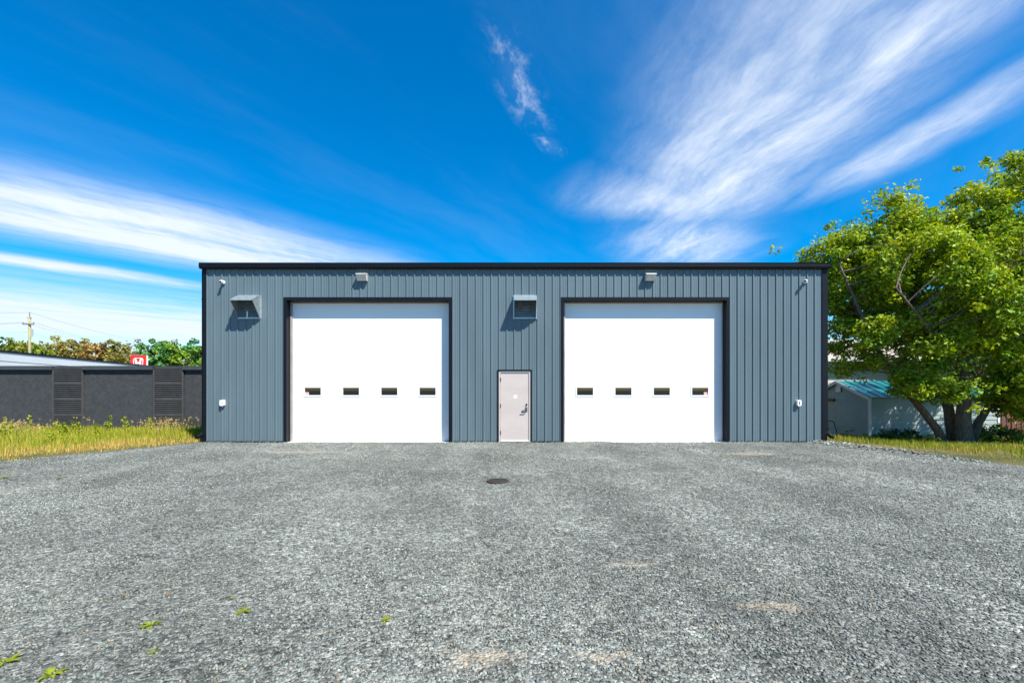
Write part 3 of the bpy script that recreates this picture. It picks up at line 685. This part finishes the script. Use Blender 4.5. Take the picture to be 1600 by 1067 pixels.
def hero_tree():
    Yt = 15.3; k = Yt / 711
    def W(px, py, dy=0.0): return Vector(((px - 806) * (Yt + dy) / 711, Yt + dy, EYE - (py - 608) * (Yt + dy) / 711))
    r = thing('leafy_tree', 'large spreading green tree with several leaning stems beside the building', 'tree', (14.9, Yt, -.3))
    m = MB(); joints = []
    def limb(pts, r0, r1, n=9):
        P = [Vector(p) for p in pts]; out = []
        for i in range(len(P) - 1):                              # Catmull-Rom through the points
            p0, p1, p2, p3 = P[max(i - 1, 0)], P[i], P[i + 1], P[min(i + 2, len(P) - 1)]
            for t in (0, .25, .5, .75):
                out.append(.5 * ((2 * p1) + (p2 - p0) * t + (2 * p0 - 5 * p1 + 4 * p2 - p3) * t * t + (3 * p1 - p0 - 3 * p2 + p3) * t ** 3))
        out.append(P[-1]); q = len(out)
        rad = [r0 + (r1 - r0) * (i / (q - 1)) ** .8 for i in range(q)]
        rad[0] *= 1.35; rad[1] *= 1.12
        out = [p + Vector((random.uniform(-1, 1), random.uniform(-1, 1), 0)) * rr * .12 for p, rr in zip(out, rad)]
        m.tube(out, rad, n); joints.extend([(p, rr) for p, rr in list(zip(out, rad))[q // 3:]])
    limb([W(1507, 702, -.25), W(1506, 650, -.2), W(1506, 590, -.1), W(1498, 530), W(1500, 460, .2), W(1520, 380, .3), W(1545, 300, .2)], .25, .04)
    limb([W(1478, 700, .1), W(1466, 675, .1), W(1440, 640, 0), W(1412, 605, -.2), W(1380, 560, -.4), W(1345, 490, -.5), W(1310, 410, -.3)], .16, .03)
    limb([W(1490, 698, .25), W(1484, 650, .3), W(1472, 610, .4), W(1450, 570, .5), W(1436, 510, .5), W(1420, 430, .6), W(1395, 340, .5)], .19, .035)
    limb([W(1516, 700, .1), W(1528, 662, .1), W(1545, 635, 0), W(1570, 590, -.2), W(1592, 520, -.2), W(1620, 440, 0), W(1640, 350, .1)], .15, .035)
    limb([W(1500, 575, -.1), W(1470, 545, -1.0), W(1440, 500, -1.6), W(1400, 450, -2.0)], .09, .025, 7)
    limb([W(1502, 540), W(1540, 505, -1.0), W(1580, 470, -1.6), W(1600, 420, -1.9)], .09, .025, 7)
    limb([W(1600, 520, -.2), W(1640, 490, .6), W(1690, 460, 1.0)], .08, .025, 7)
    limb([W(1436, 510, .5), W(1470, 440, 1.3), W(1480, 370, 1.8)], .08, .025, 7)
    limb([W(1345, 490, -.5), W(1330, 470, .2), W(1300, 410, .6)], .05, .02, 7)
    limb([W(1545, 300, .2), W(1575, 268, .1), W(1590, 245, 0)], .035, .012, 6)
    lobes = [  # px, py, rx, rz (px at the tree's distance), ry in metres, centre offset in depth, clumps
        (1314, 398, 40, 38, .8, .5, 18), (1345, 446, 44, 66, 1.2, .2, 26), (1394, 364, 44, 46, 1.3, .3, 24), (1456, 384, 54, 56, 1.7, .2, 28),
        (1524, 338, 58, 46, 1.8, .1, 28), (1600, 315, 66, 62, 2.0, .0, 30), (1690, 360, 70, 80, 2.0, .2, 20), (1400, 440, 70, 72, 2.0, -.3, 38),
        (1490, 440, 80, 70, 2.4, -.4, 44), (1580, 430, 84, 80, 2.4, -.4, 46), (1690, 480, 70, 90, 2.0, .0, 20), (1335, 530, 40, 46, 1.1, -.1, 18),
        (1395, 540, 62, 46, 1.4, -.5, 28), (1470, 530, 62, 44, 1.8, -.7, 26), (1560, 530, 70, 60, 1.9, -.6, 36), (1590, 600, 46, 42, 1.2, -.7, 16),
        (1660, 590, 60, 60, 1.5, -.1, 16), (1410, 596, 44, 18, .8, -.6, 10), (1316, 578, 22, 14, .5, .2, 5), (1545, 628, 24, 16, .6, -.5, 5),
        (1432, 458, 52, 44, .5, -2.1, 12), (1405, 604, 36, 12, .7, -1.0, 4), (1440, 612, 30, 12, .6, -1.0, 5), (1548, 590, 40, 30, .9, -1.2, 16), (1460, 480, 60, 50, .6, -2.0, 12), (1600, 640, 36, 20, .8, -.8, 8),
        (1500, 400, 80, 90, 1.2, 2.7, 24), (1600, 400, 80, 110, 1.4, 2.7, 30), (1700, 430, 80, 120, 1.5, 2.6, 30), (1790, 440, 60, 110, 1.5, 1.8, 22), (1420, 420, 60, 70, 1.0, 2.4, 16)]
    C = []; bright = []
    for (px, py, rx, rz, ry, oy, n) in lobes:
        for _ in range(n):
            while True:
                v = rng.uniform(-1, 1, 3); q = np.linalg.norm(v)
                if .35 < q < 1: break
            dy = oy + v[1] * ry; p = W(px + v[0] * rx, py - v[2] * rz, 0); p.y += dy
            if p.x < 9.6 and p.z < 5.9: continue
            if (14.05 < p.x < 15.3 and 1.6 < p.z < 2.85) or (10.2 < p.x < 11.2 and 1.75 < p.z < 2.75): continue   # openings in the foliage
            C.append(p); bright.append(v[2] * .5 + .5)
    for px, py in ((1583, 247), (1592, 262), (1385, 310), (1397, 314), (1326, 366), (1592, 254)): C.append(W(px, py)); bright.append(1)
    # twigs run from the limbs out to every clump
    for p in C:
        j, rr = min(joints, key=lambda q: (q[0] - p).length + (1.2 if q[0].z > p.z else 0))
        m.tube(curve(j, p, .10, 4), [min(rr, .03), .02, .015, .011, .007], 5, False)
    m.build('trunk', M['bark'], r, True)
    A = np.array([tuple(p) for p in C]); n = len(A); br = np.array(bright)
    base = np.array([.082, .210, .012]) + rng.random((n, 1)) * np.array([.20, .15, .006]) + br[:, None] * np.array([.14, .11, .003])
    out = []
    rad = rng.uniform(.32, .66, n)
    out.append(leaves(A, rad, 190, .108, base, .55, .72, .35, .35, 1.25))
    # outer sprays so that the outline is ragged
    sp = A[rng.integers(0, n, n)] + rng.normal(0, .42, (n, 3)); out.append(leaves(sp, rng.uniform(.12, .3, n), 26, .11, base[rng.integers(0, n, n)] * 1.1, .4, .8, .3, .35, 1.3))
    # leaves along the twigs fill the inside
    off = 0; Vs, Fs, Cs = [], [], []
    for v, f, c in out: Vs.append(v); Fs.append(f + off); Cs.append(c); off += len(v)
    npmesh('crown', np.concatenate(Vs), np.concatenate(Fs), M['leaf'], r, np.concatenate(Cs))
hero_tree()

def simple_tree(x, y, h, w, col, label, name='broadleaf_tree', group=None, n=55, per=55, leaf=.42, dens=.5, shape='round', z0=0.0, trunk=.22, dark=(.5, .5, .5)):
    r = thing(name, label, 'tree', (x, y, z0), group); m = MB()
    top = Vector((x + random.uniform(-.3, .3), y, z0 + h * .9)); tr = curve((x, y, z0 - .2), top, .03, 7)
    m.tube(tr, [trunk * (1 - .85 * i / 7) for i in range(8)], 7)
    C = []
    while len(C) < n:
        v = rng.uniform(-1, 1, 3); q = np.linalg.norm(v)
        if q > 1 or q < .25: continue
        lump = .72 + .5 * vnoise(np.arctan2(v[1], v[0]) * 1.6 + x, v[2] * 2.3 + y)
        if shape == 'cone': 
            f = (1 - (v[2] * .5 + .5)) ** .8 + .08; p = (x + v[0] * w * f * .6, y + v[1] * w * f * .6, z0 + h * (.14 + .84 * (v[2] * .5 + .5)))
        else: p = (x + v[0] * w * .5 * lump, y + v[1] * w * .5 * lump, z0 + h * (.62 + .34 * v[2] * float(lump)))
        C.append(p)
    for p in C:
        j = tr[min(6, max(2, int((p[2] - z0) / h * 6)))]; m.tube(curve(j, p, .06, 3), [.05, .035, .025, .015], 4, False)
    m.build('trunk', M['bark'], r, True)
    A = np.array(C); base = np.array(col)[None] * rng.uniform(.65, 1.35, (n, 1)) + rng.random((n, 1)) * np.array([.03, .012, 0])
    v, f, c = leaves(A, rng.uniform(.08, .19, n) * w, per, leaf, base, .5, .8, .3, .35, 1.1)
    npmesh('crown', v, f, M['leaf'], r, c); return r
def treeline():
    G = 'trees beyond the white building'
    spec = [ # px, top py, width px, depth, colour, label, per, shape
        (3, 531, 14, 92, (.05, .11, .03), 'dark slim green tree at the far end of the treeline beyond the pole', 40, 'cone'),
        (16, 533, 12, 95, (.05, .11, .05), 'slender bluish green tree next to the darkest slim tree', 40, 'cone'),
        (30, 532, 34, 84, (.13, .15, .02), 'olive green tree just short of the tall utility pole', 50, 'round'),
        (64, 541, 26, 80, (.12, .16, .02), 'low bushy green tree right behind the tall utility pole', 50, 'round'),
        (88, 535, 46, 86, (.17, .15, .03), 'yellowish brown broad tree behind the white building', 50, 'round'),
        (118, 533, 40, 84, (.15, .13, .03), 'olive brown tree with a full round crown', 50, 'round'),
        (150, 541, 34, 82, (.18, .12, .035), 'rusty brown tree low over the black roof edge', 50, 'round'),
        (178, 540, 40, 84, (.15, .14, .03), 'yellow olive tree beside the red sign', 50, 'round'),
        (212, 537, 34, 90, (.17, .13, .08), 'thin greyish brown tree showing sky above the red sign', 16, 'round'),
        (243, 533, 30, 78, (.06, .16, .04), 'fresh green tree with open crown next to the red sign', 40, 'round'),
        (268, 535, 38, 80, (.10, .17, .015), 'bright yellow green tree between the red sign and the distant pole', 48, 'round'),
        (294, 537, 26, 84, (.05, .16, .06), 'bluish green tree touching the distant pale pole', 44, 'round'),
        (314, 540, 26, 78, (.08, .16, .02), 'green tree meeting the corner of the metal building', 48, 'round'),
        (338, 538, 34, 82, (.08, .15, .02), 'green tree mostly hidden behind the metal building', 30, 'round')]
    for px, py, w, Y, c, lab, per, sh in spec:
        k = Y / 711; h = (EYE + (608 - py) * k) * 1.10
        simple_tree((px - 806) * k, Y, h, w * k * 1.35, tuple(q * 1.7 for q in c), lab, 'broadleaf_tree' if sh == 'round' else 'slim_tree', G, 55, int(per * 1.2), .46, shape=sh)
    for i, nm in enumerate(['slim dark tree', 'olive green tree', 'tall utility pole', 'yellowish brown tree', 'rusty brown tree', 'yellow olive tree', 'red sign', 'bright yellow green tree', 'corner of the metal building']):
        Y = 100; k = Y / 711                                 # low brush that closes the gaps under the crowns
        simple_tree((i * 40 - 5 - 806) * k, Y, 8.2, 7.5, (.20, .23, .035), 'low scrubby olive bush behind the ' + nm, 'scrub_bush', G, 34, 60, .5)
treeline()

# distant house among the trees
def far_house():
    Y = 112; k = Y / 711; xa, xb = (272 - 806) * k, (300 - 806) * k
    r = thing('distant_house', 'small pale house half hidden among the distant green trees', 'house', ((xa + xb) / 2, Y, 0))
    MB().box(xa, xb, Y, Y + 7, 0, 7.2).build('wall', M['house_wall'], r)
    MB().prism([(xa - .4, 7.2), (xb + .4, 7.2), ((xa + xb) / 2, 9.0)], 'y', Y - .4, Y + 7.4).build('roof', M['house_roof'], r)
    for x in (xa + .8, xb - 2.0):
        w = MB().box(x, x + 1.2, Y - .05, Y - .002, 5.4, 6.7).build('window', M['white_vinyl'], r); MB().box(x + .12, x + 1.08, Y - .08, Y - .051, 5.5, 6.6).build('pane', M['glass'], w)
far_house()

# ------------------------------------------------------------------ shed, house, fence and mower on the right
def shed():
    xa, xb, ya, yp, yb = 15.7, 21.4, 20.2, 22.1, 24.0; zb = -.6; ze, zp = 1.24, 1.93
    r = thing('garden_shed', 'pale grey garden shed with a teal metal roof behind the leafy tree', 'shed', (xa, ya, zb))
    MB().prism([(ya, zb), (yb, zb), (yb, ze), (yp, zp - .03), (ya, ze)], 'x', xa, xb).build('wall', M['shed_wall'], r)
    n = 9; hh = (ze - zb) / n
    for i in range(n):                                        # lap siding boards on the two faces one sees
        z0 = zb + i * hh; z1 = z0 + hh
        MB().prism([(ya - .004, z1), (ya - .010, z1), (ya - .030, z0), (ya - .004, z0)], 'x', xa + .05, xb - .05).build('siding_board', M['shed_wall'], r)
        MB().prism([(xa - .004, z1), (xa - .010, z1), (xa - .030, z0), (xa - .004, z0)], 'y', ya + .06, yb - .05).build('siding_board', M['shed_wall'], r) if False else \
        MB().hexa([(xa - .004, ya + .06, z0), (xa - .03, ya + .06, z0), (xa - .03, yb - .05, z0), (xa - .004, yb - .05, z0)], [(xa - .004, ya + .06, z1), (xa - .01, ya + .06, z1), (xa - .01, yb - .05, z1), (xa - .004, yb - .05, z1)]).build('siding_board', M['shed_wall'], r)
    for x in (xa - .04, xb - .05): MB().box(x, x + .09, ya - .045, ya - .0 + .05, zb, ze - .03).build('corner_board', M['shed_trim'], r)
    # roof sheets, one strip at a time
    ov = .16; ns = 14; st = (xb - xa + 2 * ov) / ns; sl = (zp - ze) / (yp - ya)
    for i in range(ns):
        x0 = xa - ov + i * st; x1 = x0 + st
        for (y0, z0, y1, z1) in ((ya - .22, ze - .22 * sl + .05, yp, zp + .03), (yb + .22, ze - .22 * sl + .05, yp, zp + .03)):
            m = MB()
            m.hexa([(x0 + .001, y0, z0), (x1 - .001, y0, z0), (x1 - .001, y1, z1), (x0 + .001, y1, z1)], [(x0 + .001, y0, z0 + .015), (x1 - .001, y0, z0 + .015), (x1 - .001, y1, z1 + .015), (x0 + .001, y1, z1 + .015)])
            m.hexa([(x0 + .01, y0, z0 + .0155), (x0 + .05, y0, z0 + .0155), (x0 + .05, y1, z1 + .0155), (x0 + .01, y1, z1 + .0155)], [(x0 + .02, y0, z0 + .045), (x0 + .04, y0, z0 + .045), (x0 + .04, y1, z1 + .045), (x0 + .02, y1, z1 + .045)])
            m.build('roof_sheet', M['shed_roof'], r)
    # barge boards along the gable
    for (y0, z0) in ((ya - .2, ze - .2 * sl), (yb + .2, ze - .2 * sl)):
        MB().hexa([(xa - ov - .03, y0, z0 - .09), (xa - ov, y0, z0 - .09), (xa - ov, yp, zp - .10), (xa - ov - .03, yp, zp - .10)], [(xa - ov - .03, y0, z0 + .06), (xa - ov, y0, z0 + .06), (xa - ov, yp, zp + .05), (xa - ov - .03, yp, zp + .05)]).build('barge_board', M['shed_trim'], r)
    MB().box(xa - .06, xa - .031, yp - .17, yp + .17, zp - .50, zp - .18).build('gable_vent', M['shed_trim'], r)
    MB().box(xa - .12, xa - .031, yp + .25, yp + 1.5, .98, 1.10).build('shelf_plank', M['fence'], r)
shed()
def house():
    ya = 28.0; xa, xb = 9.0, 40.0; ze = 3.35; k = ya / 711
    r = thing('cream_house', 'cream sided house with pale roof half hidden behind tree and shed', 'house', (26, ya, -.6))
    MB().box(xa, xb, ya, ya + 9, -.8, ze).build('wall', M['house_wall'], r)
    n = 14
    for i in range(n):
        z0 = .55 + i * .2; MB().prism([(ya - .002, z0 + .2), (ya - .006, z0 + .2), (ya - .024, z0), (ya - .002, z0)], 'x', xa, 26.3).build('siding_board', M['house_wall'], r)
    MB().prism([(ya - .55, ze + .06), (ya + 4.5, ze + 1.75), (ya + 9.5, ze + .06), (ya + 9.5, ze - .04), (ya - .55, ze - .04)], 'x', xa - .4, xb + .4).build('roof', M['house_roof'], r)
    MB().box(xa - .4, xb + .4, ya - .60, ya - .552, ze - .10, ze + .08).build('fascia', M['shed_trim'], r)
    MB().box(xa - .4, 17.5, ya - .70, ya - .602, ze - .06, ze + .05).build('gutter', M['shed_roof'], r)
    MB().box(26.31, 26.55, ya - .06, ya - .003, -.6, ze - .05).build('corner_board', M['shed_trim'], r)
    MB().box(12.8, 16.2, ya - .05, ya - .026, 1.75, 2.05).build('trim_band', M['shed_trim'], r)
    w = MB().box(26.6, 28.2, ya - .07, ya - .004, 2.0, 3.25).build('window', M['shed_trim'], r)
    MB().box(26.68, 28.12, ya - .09, ya - .0705, 2.75, 3.18).build('pane', M['glass'], w)
    for i in range(4): MB().box(26.68, 28.12, ya - .10, ya - .0705, 2.06 + i * .17, 2.22 + i * .17).build('wood_slat', M['cedar'], w)
    for i in range(8): MB().box(28.6 + i * .5, 29.08 + i * .5, ya - .05, ya - .003, 1.0, 3.1).build('cedar_panel', M['cedar'], r)
house()
def fence():
    y = 20.6; r = thing('board_fence', 'red brown vertical board fence next to the garden shed', 'fence', (23.2, y, -.6))
    x = 21.55; first = None; i = 0
    while x < 29:
        if first is None: first = MB().prism([(x, -.55), (x + .16, -.55), (x + .16, 1.25), (x + .13, 1.30), (x + .03, 1.30), (x, 1.25)], 'y', y, y + .025).build('board', M['fence'], r); x_0 = x
        else: copy_of(first, 'board', r, (x - x_0, 0, random.uniform(-.015, .015)))
        x += .225; i += 1
    for z in (-.1, .95): MB().box(21.5, 29, y + .027, y + .07, z, z + .09).build('rail', M['fence'], r)
    for xx in (22.4, 24.8, 27.2): MB().box(xx, xx + .1, y + .072, y + .17, -.7, 1.2).build('post', M['fence'], r)
fence()
def mower():
    x, y = 11.78, 17.4; z = float(H(x, y)) + .01
    r = thing('lawn_mower', 'black push mower with folded tube handle parked behind the building corner', 'lawn mower', (x, y, z))
    MB().prism([(x - .30, z + .12), (x + .30, z + .12), (x + .34, z + .2), (x + .28, z + .29), (x - .28, z + .29), (x - .34, z + .2)], 'y', y - .24, y + .24).build('deck', M['mower_grey'], r)
    MB().tube([(x - .02, y, z + .291), (x - .02, y, z + .36), (x - .02, y, z + .44), (x - .02, y, z + .47)], [.17, .17, .15, .10], 14).build('engine', M['mower_black'], r)
    for dx in (-.28, .28):
        for dy in (-.29, .29):
            MB().tube([(x + dx, y + dy - .025, z + .10), (x + dx, y + dy + .025, z + .10)], .105, 16).build('wheel', M['mower_black'], r)
    MB().tube([(x + .36, y - .22, z + .16), (x + .22, y - .22, z + .62), (x + .18, y - .20, z + .66), (x + .18, y + .20, z + .66), (x + .22, y + .22, z + .62), (x + .36, y + .22, z + .16)], .017, 8).build('handle', M['mower_black'], r)
    MB().tube([(x - .08, y, z + .66), (x + .18, y, z + .66)], .014, 8).build('handle', M['mower_black'], r)
mower()
def shrub(x, y, w, h, col, label, n=26, per=60, leaf=.07):
    z = float(H(x, y)); r = thing('shrub', label, 'shrub', (x, y, z), 'shrubs under the tree'); m = MB(); C = []
    for _ in range(n):
        v = rng.normal(0, 1, 3); v /= np.linalg.norm(v); q = rng.random() ** .4; C.append((x + v[0] * q * w * .5, y + v[1] * q * w * .4, z + h * (.5 + .42 * v[2] * q)))
    for p in C: m.tube(curve((x + random.uniform(-.1, .1), y, z - .05), p, .1, 3), [.014, .011, .008, .004], 4, False)
    m.build('stems', M['bark'], r)
    A = np.array(C); b = np.array(col)[None] * rng.uniform(.7, 1.3, (n, 1)); v, f, c = leaves(A, rng.uniform(.10, .2, n), per, leaf, b, .4, .9)
    npmesh('foliage', v, f, M['leaf'], r, c)
shrub(12.9, 15.9, .9, .45, (.06, .10, .02), 'low dark shrub near the shed corner')
shrub(13.9, 16.3, 1.0, .55, (.05, .09, .02), 'dark green shrub at the foot of the leaning stem')
shrub(16.6, 16.2, 1.5, .75, (.05, .10, .015), 'broad dark green shrub beyond the thick upright trunk')
shrub(18.0, 16.6, 1.6, .7, (.06, .12, .015), 'wide green shrub in front of the board fence')
simple_tree(24.5, 24, 7.5, 6.5, (.07, .14, .02), 'green tree rising behind the board fence', n=70, per=90, leaf=.2, z0=-.6)
simple_tree(31, 27.0 - 1, 9.0, 8, (.06, .12, .02), 'tall dark green tree beyond the end of the cream house', n=70, per=80, leaf=.22, z0=-.6)

# trees across the street behind the photographer, seen mirrored in the door windows
for i, (x, y, h, w, c, lab) in enumerate([(-14, -32, 9, 9, (.06, .11, .02), 'round green tree across the street mirrored in the door glass'), (-4, -34, 8, 8, (.09, .13, .02), 'yellow green tree across the street mirrored in the door glass'), (7, -33, 9, 10, (.05, .10, .02), 'dark green tree across the street mirrored in the door glass'), (18, -34, 8, 9, (.06, .12, .03), 'bluish green tree across the street mirrored in the door glass')]):
    simple_tree(x, y, h, w, c, lab, n=45, per=60, leaf=.5, group='trees across the street')

# ------------------------------------------------------------------ grass
def blades(x, y, h, wid, cols, lean=.35):
    n = len(x); z = H(x, y) - .02 + np.where(inside_lot(x, y), .01, 0)
    a = rng.uniform(0, 6.283, n); d = np.stack([np.cos(a), np.sin(a)], 1); s = np.stack([-d[:, 1], d[:, 0]], 1)
    a2 = rng.uniform(-.6, .6, n); s = s * np.cos(a2)[:, None] + d * np.sin(a2)[:, None]
    ln = rng.random(n) * lean * h; V = np.zeros((n, 5, 3)); b = np.stack([x, y], 1)
    for i, (t, q) in enumerate(((0, 1), (0, -1), (.55, .75), (.55, -.75), (1, 0))):
        V[:, i, :2] = b + d * (ln * t * t)[:, None] + s * (wid * .5 * q); V[:, i, 2] = z + h * t * (1 - .18 * t * (ln / (h + 1e-6)))
    i = np.arange(n)[:, None] * 5
    F = np.concatenate([i + np.array([[0, 1, 3]]), i + np.array([[0, 3, 2]]), i + np.array([[2, 3, 4]])], 0)
    return V.reshape(-1, 3), F, np.repeat(cols, 5, 0)
def merge(parts):
    off = 0; Vs, Fs, Cs = [], [], []
    for v, f, c in parts: Vs.append(v); Fs.append(f + off); Cs.append(c); off += len(v)
    return np.concatenate(Vs), np.concatenate(Fs), np.concatenate(Cs)
def left_grass():
    parts = []
    n = 95000; x = rng.uniform(-27, -9.0, n); y = rng.uniform(8.3, 17.2, n)
    e = XL(y) - x + (vnoise(x * 1.3, y * 1.3) - .5) * .9                   # metres in from the gravel edge
    keep = (e > -.5) & (rng.random(n) < .06 + .94 * sst(-.3, 1.1, e + (vnoise(x * 4, y * 4) - .5) * .8)) & ~((x > -10.6) & (y > 14.0) & (rng.random(n) < .8)); x, y, e = x[keep], y[keep], e[keep]; n = len(x)
    dry = np.clip(1.15 - sst(.6, 3.4, e + (vnoise(x * .8 + 9, y * .8) - .5) * 3.4), 0, 1) * .9
    h = (.03 + .13 * sst(.0, 2.8, e) + .16 * vnoise(x * 1.6, y * 1.6) ** 2) * rng.uniform(.5, 1.5, n) * np.where(x > -10.8, .75, 1)
    g = np.array([.36, .38, .02]); st = np.array([.58, .40, .11]); gd = np.array([.17, .28, .02])
    mix = (dry + rng.normal(0, .22, n)).clip(0, 1)[:, None]; c = g * (1 - mix) + st * mix
    gm = (rng.random(n) < .25)[:, None]; c = np.where(gm, gd * (1 - mix) + c * mix, c) * rng.uniform(.7, 1.25, (n, 1))
    parts.append(blades(x, y, h, .016, c))
    # seed heads: tall thin stalks, pinkish straw tips
    n = 1100; x = rng.uniform(-20, -10.8, n); y = rng.uniform(11.5, 17.0, n); ok = (XL(y) - x > 1.0) & (vnoise(x * .5 + 2, y * .5) > .42); x, y = x[ok], y[ok]; n = len(x)
    h = rng.uniform(.32, .58, n); parts.append(blades(x, y, h, .012, np.array([.46, .36, .12]) * rng.uniform(.8, 1.2, (n, 1)), .18))
    A = np.stack([x, y, H(x, y) + h * .93], 1); parts.append(leaves(A, .035, 7, .032, np.tile([.52, .39, .15], (n, 1)), .1, 2.6, .2, .3, 1.8))
    # broad-leaved green weeds standing in the grass
    C = []
    for _ in range(60):
        px = rng.uniform(-25, -12.5); py = rng.uniform(12.5, 16.8); hh = rng.uniform(.25, .6)
        for t in np.linspace(.15, 1, 7): C.append((px + rng.normal(0, .02), py + rng.normal(0, .02), hh * t))
    A = np.array(C); parts.append(leaves(A, .07, 9, .06, np.array([.30, .36, .02]) * rng.uniform(.7, 1.2, (len(A), 1)), .3, .7, .2, .3, 1.4))
    tag(npmesh('tall_grass', *merge(parts)[:2], M['grass'], None, merge(parts)[2]), 'tall yellow green grass and straw in front of the black wall', 'grass', kind='stuff')
left_grass()
def right_grass():
    parts = []
    n = 90000; x = rng.uniform(8.9, 27, n); y = rng.uniform(6.5, 20.0, n)
    e = x - XR(y) + (vnoise(x * 1.5, y * 1.5) - .5) * .8
    keep = (e > -.3) & ((y < 13.5) | (x > 9.35)) & (rng.random(n) < .06 + .94 * sst(-.1, 1.0, e) * sst(.25, .55, vnoise(x * 2.3, y * 2.3) + .12)); x, y, e = x[keep], y[keep], e[keep]; n = len(x)
    h = (.03 + .09 * sst(.2, 1.6, e)) * rng.uniform(.5, 1.6, n) * (.7 + .7 * vnoise(x, y))
    dry = np.clip(.75 - .5 * sst(.2, 1.5, e) + (vnoise(x * .8 + 4, y * .8) - .5), 0, 1); mix = (dry + rng.normal(0, .2, n)).clip(0, 1)[:, None]
    c = (np.array([.24, .30, .02]) * (1 - mix) + np.array([.52, .38, .09]) * mix) * rng.uniform(.7, 1.25, (n, 1)); parts.append(blades(x, y, h, .014, c, .5))
    C = []
    for _ in range(60):
        px = rng.uniform(11.5, 19); py = rng.uniform(14.0, 16.5)
        for t in np.linspace(.2, 1, 4): C.append((px + rng.normal(0, .03), py + rng.normal(0, .03), float(H(px, py)) + rng.uniform(.15, .4) * t))
    A = np.array(C); parts.append(leaves(A, .08, 9, .07, np.array([.12, .21, .02]) * rng.uniform(.7, 1.2, (len(A), 1)), .4, .6, .2, .3, 1.3))
    v, f, c = merge(parts); tag(npmesh('short_grass', v, f, M['grass'], None, c), 'patchy short grass and weeds under the leafy tree', 'grass', kind='stuff')
right_grass()

# ------------------------------------------------------------------ weeds in the gravel
def weed(px, py, wpx, kind, label, col=(.22, .27, .015)):
    Y = EYE * 711 / (py - 608); x = (px - 806) * Y / 711; s = wpx * .85 * Y / 711; z = float(lot_h(x, Y)) + .002
    r = thing('weed', label, 'weed', (x, Y, z), 'weeds in the gravel'); Vl, Fl = [], []; cols = []
    n = 26 if kind == 'leafy' else 46
    for i in range(n):
        a = rng.uniform(0, 6.283); d = np.array([math.cos(a), math.sin(a), 0]); sd = np.array([-d[1], d[0], 0]); L_ = s * rng.uniform(.22, .52)
        up = rng.uniform(.25, .8) if kind == 'leafy' else rng.uniform(.5, 1.3); w = L_ * (.36 if kind == 'leafy' else .05)
        o = np.array([x, Y, z]) + d * rng.uniform(0, .12) * s
        ts = (0, .3, .65, 1); ws = (.15, .8, 1, .05) if kind == 'leafy' else (1, .9, .7, .1); b = len(Vl)
        for t, q in zip(ts, ws):
            c_ = o + d * L_ * t + np.array([0, 0, L_ * (up * t - .45 * t * t)])
            Vl.append(c_ + sd * w * q * .5 + np.array([0, 0, w * q * .12])); Vl.append(c_ - sd * w * q * .5 + np.array([0, 0, w * q * .12]))
        for j in range(3): Fl.append((b + 2 * j, b + 2 * j + 1, b + 2 * j + 3, b + 2 * j + 2))
        cols += [np.array(col) * rng.uniform(.75, 1.25)] * 8
    npmesh('leaves', np.array(Vl), np.array(Fl), M['grass'], r, np.array(cols))
    MB().tube([(x, Y, z - .03), (x, Y, z + s * .12)], s * .03, 6).build('stem', M['bark'], r)
weed(603, 975, 22, 'leafy', 'small lone leafy green weed in bare gravel')
weed(379, 964, 26, 'leafy', 'broad leafy weed beside a thin upright sprig')
weed(364, 944, 17, 'blade', 'thin upright grassy sprig beside a leafy weed', (.14, .22, .03))
weed(236, 986, 32, 'leafy', 'flat spreading yellow green weed on the gravel')
weed(240, 1030, 28, 'blade', 'grassy yellow green tuft on the gravel')
weed(82, 1064, 40, 'leafy', 'large leafy yellow green weed on the gravel')
weed(8, 1046, 46, 'leafy', 'weed with long yellow green leaves past the large leafy one')
weed(193, 937, 18, 'blade', 'dry brownish grass tuft on the gravel', (.34, .24, .08))
weed(262, 937, 16, 'blade', 'tiny dry tan tuft on the gravel', (.38, .26, .12))
weed(6, 750, 26, 'blade', 'bright grass tuft out on the gravel near the meadow', (.25, .26, .02))
weed(92, 752, 16, 'blade', 'faint yellowish tuft on the gravel near the meadow', (.25, .22, .05))
weed(147, 754, 12, 'blade', 'small green tuft on the gravel near the meadow', (.16, .22, .03))
weed(1136, 716, 14, 'blade', 'small yellow tuft in the gravel before the overhead door', (.25, .24, .04))
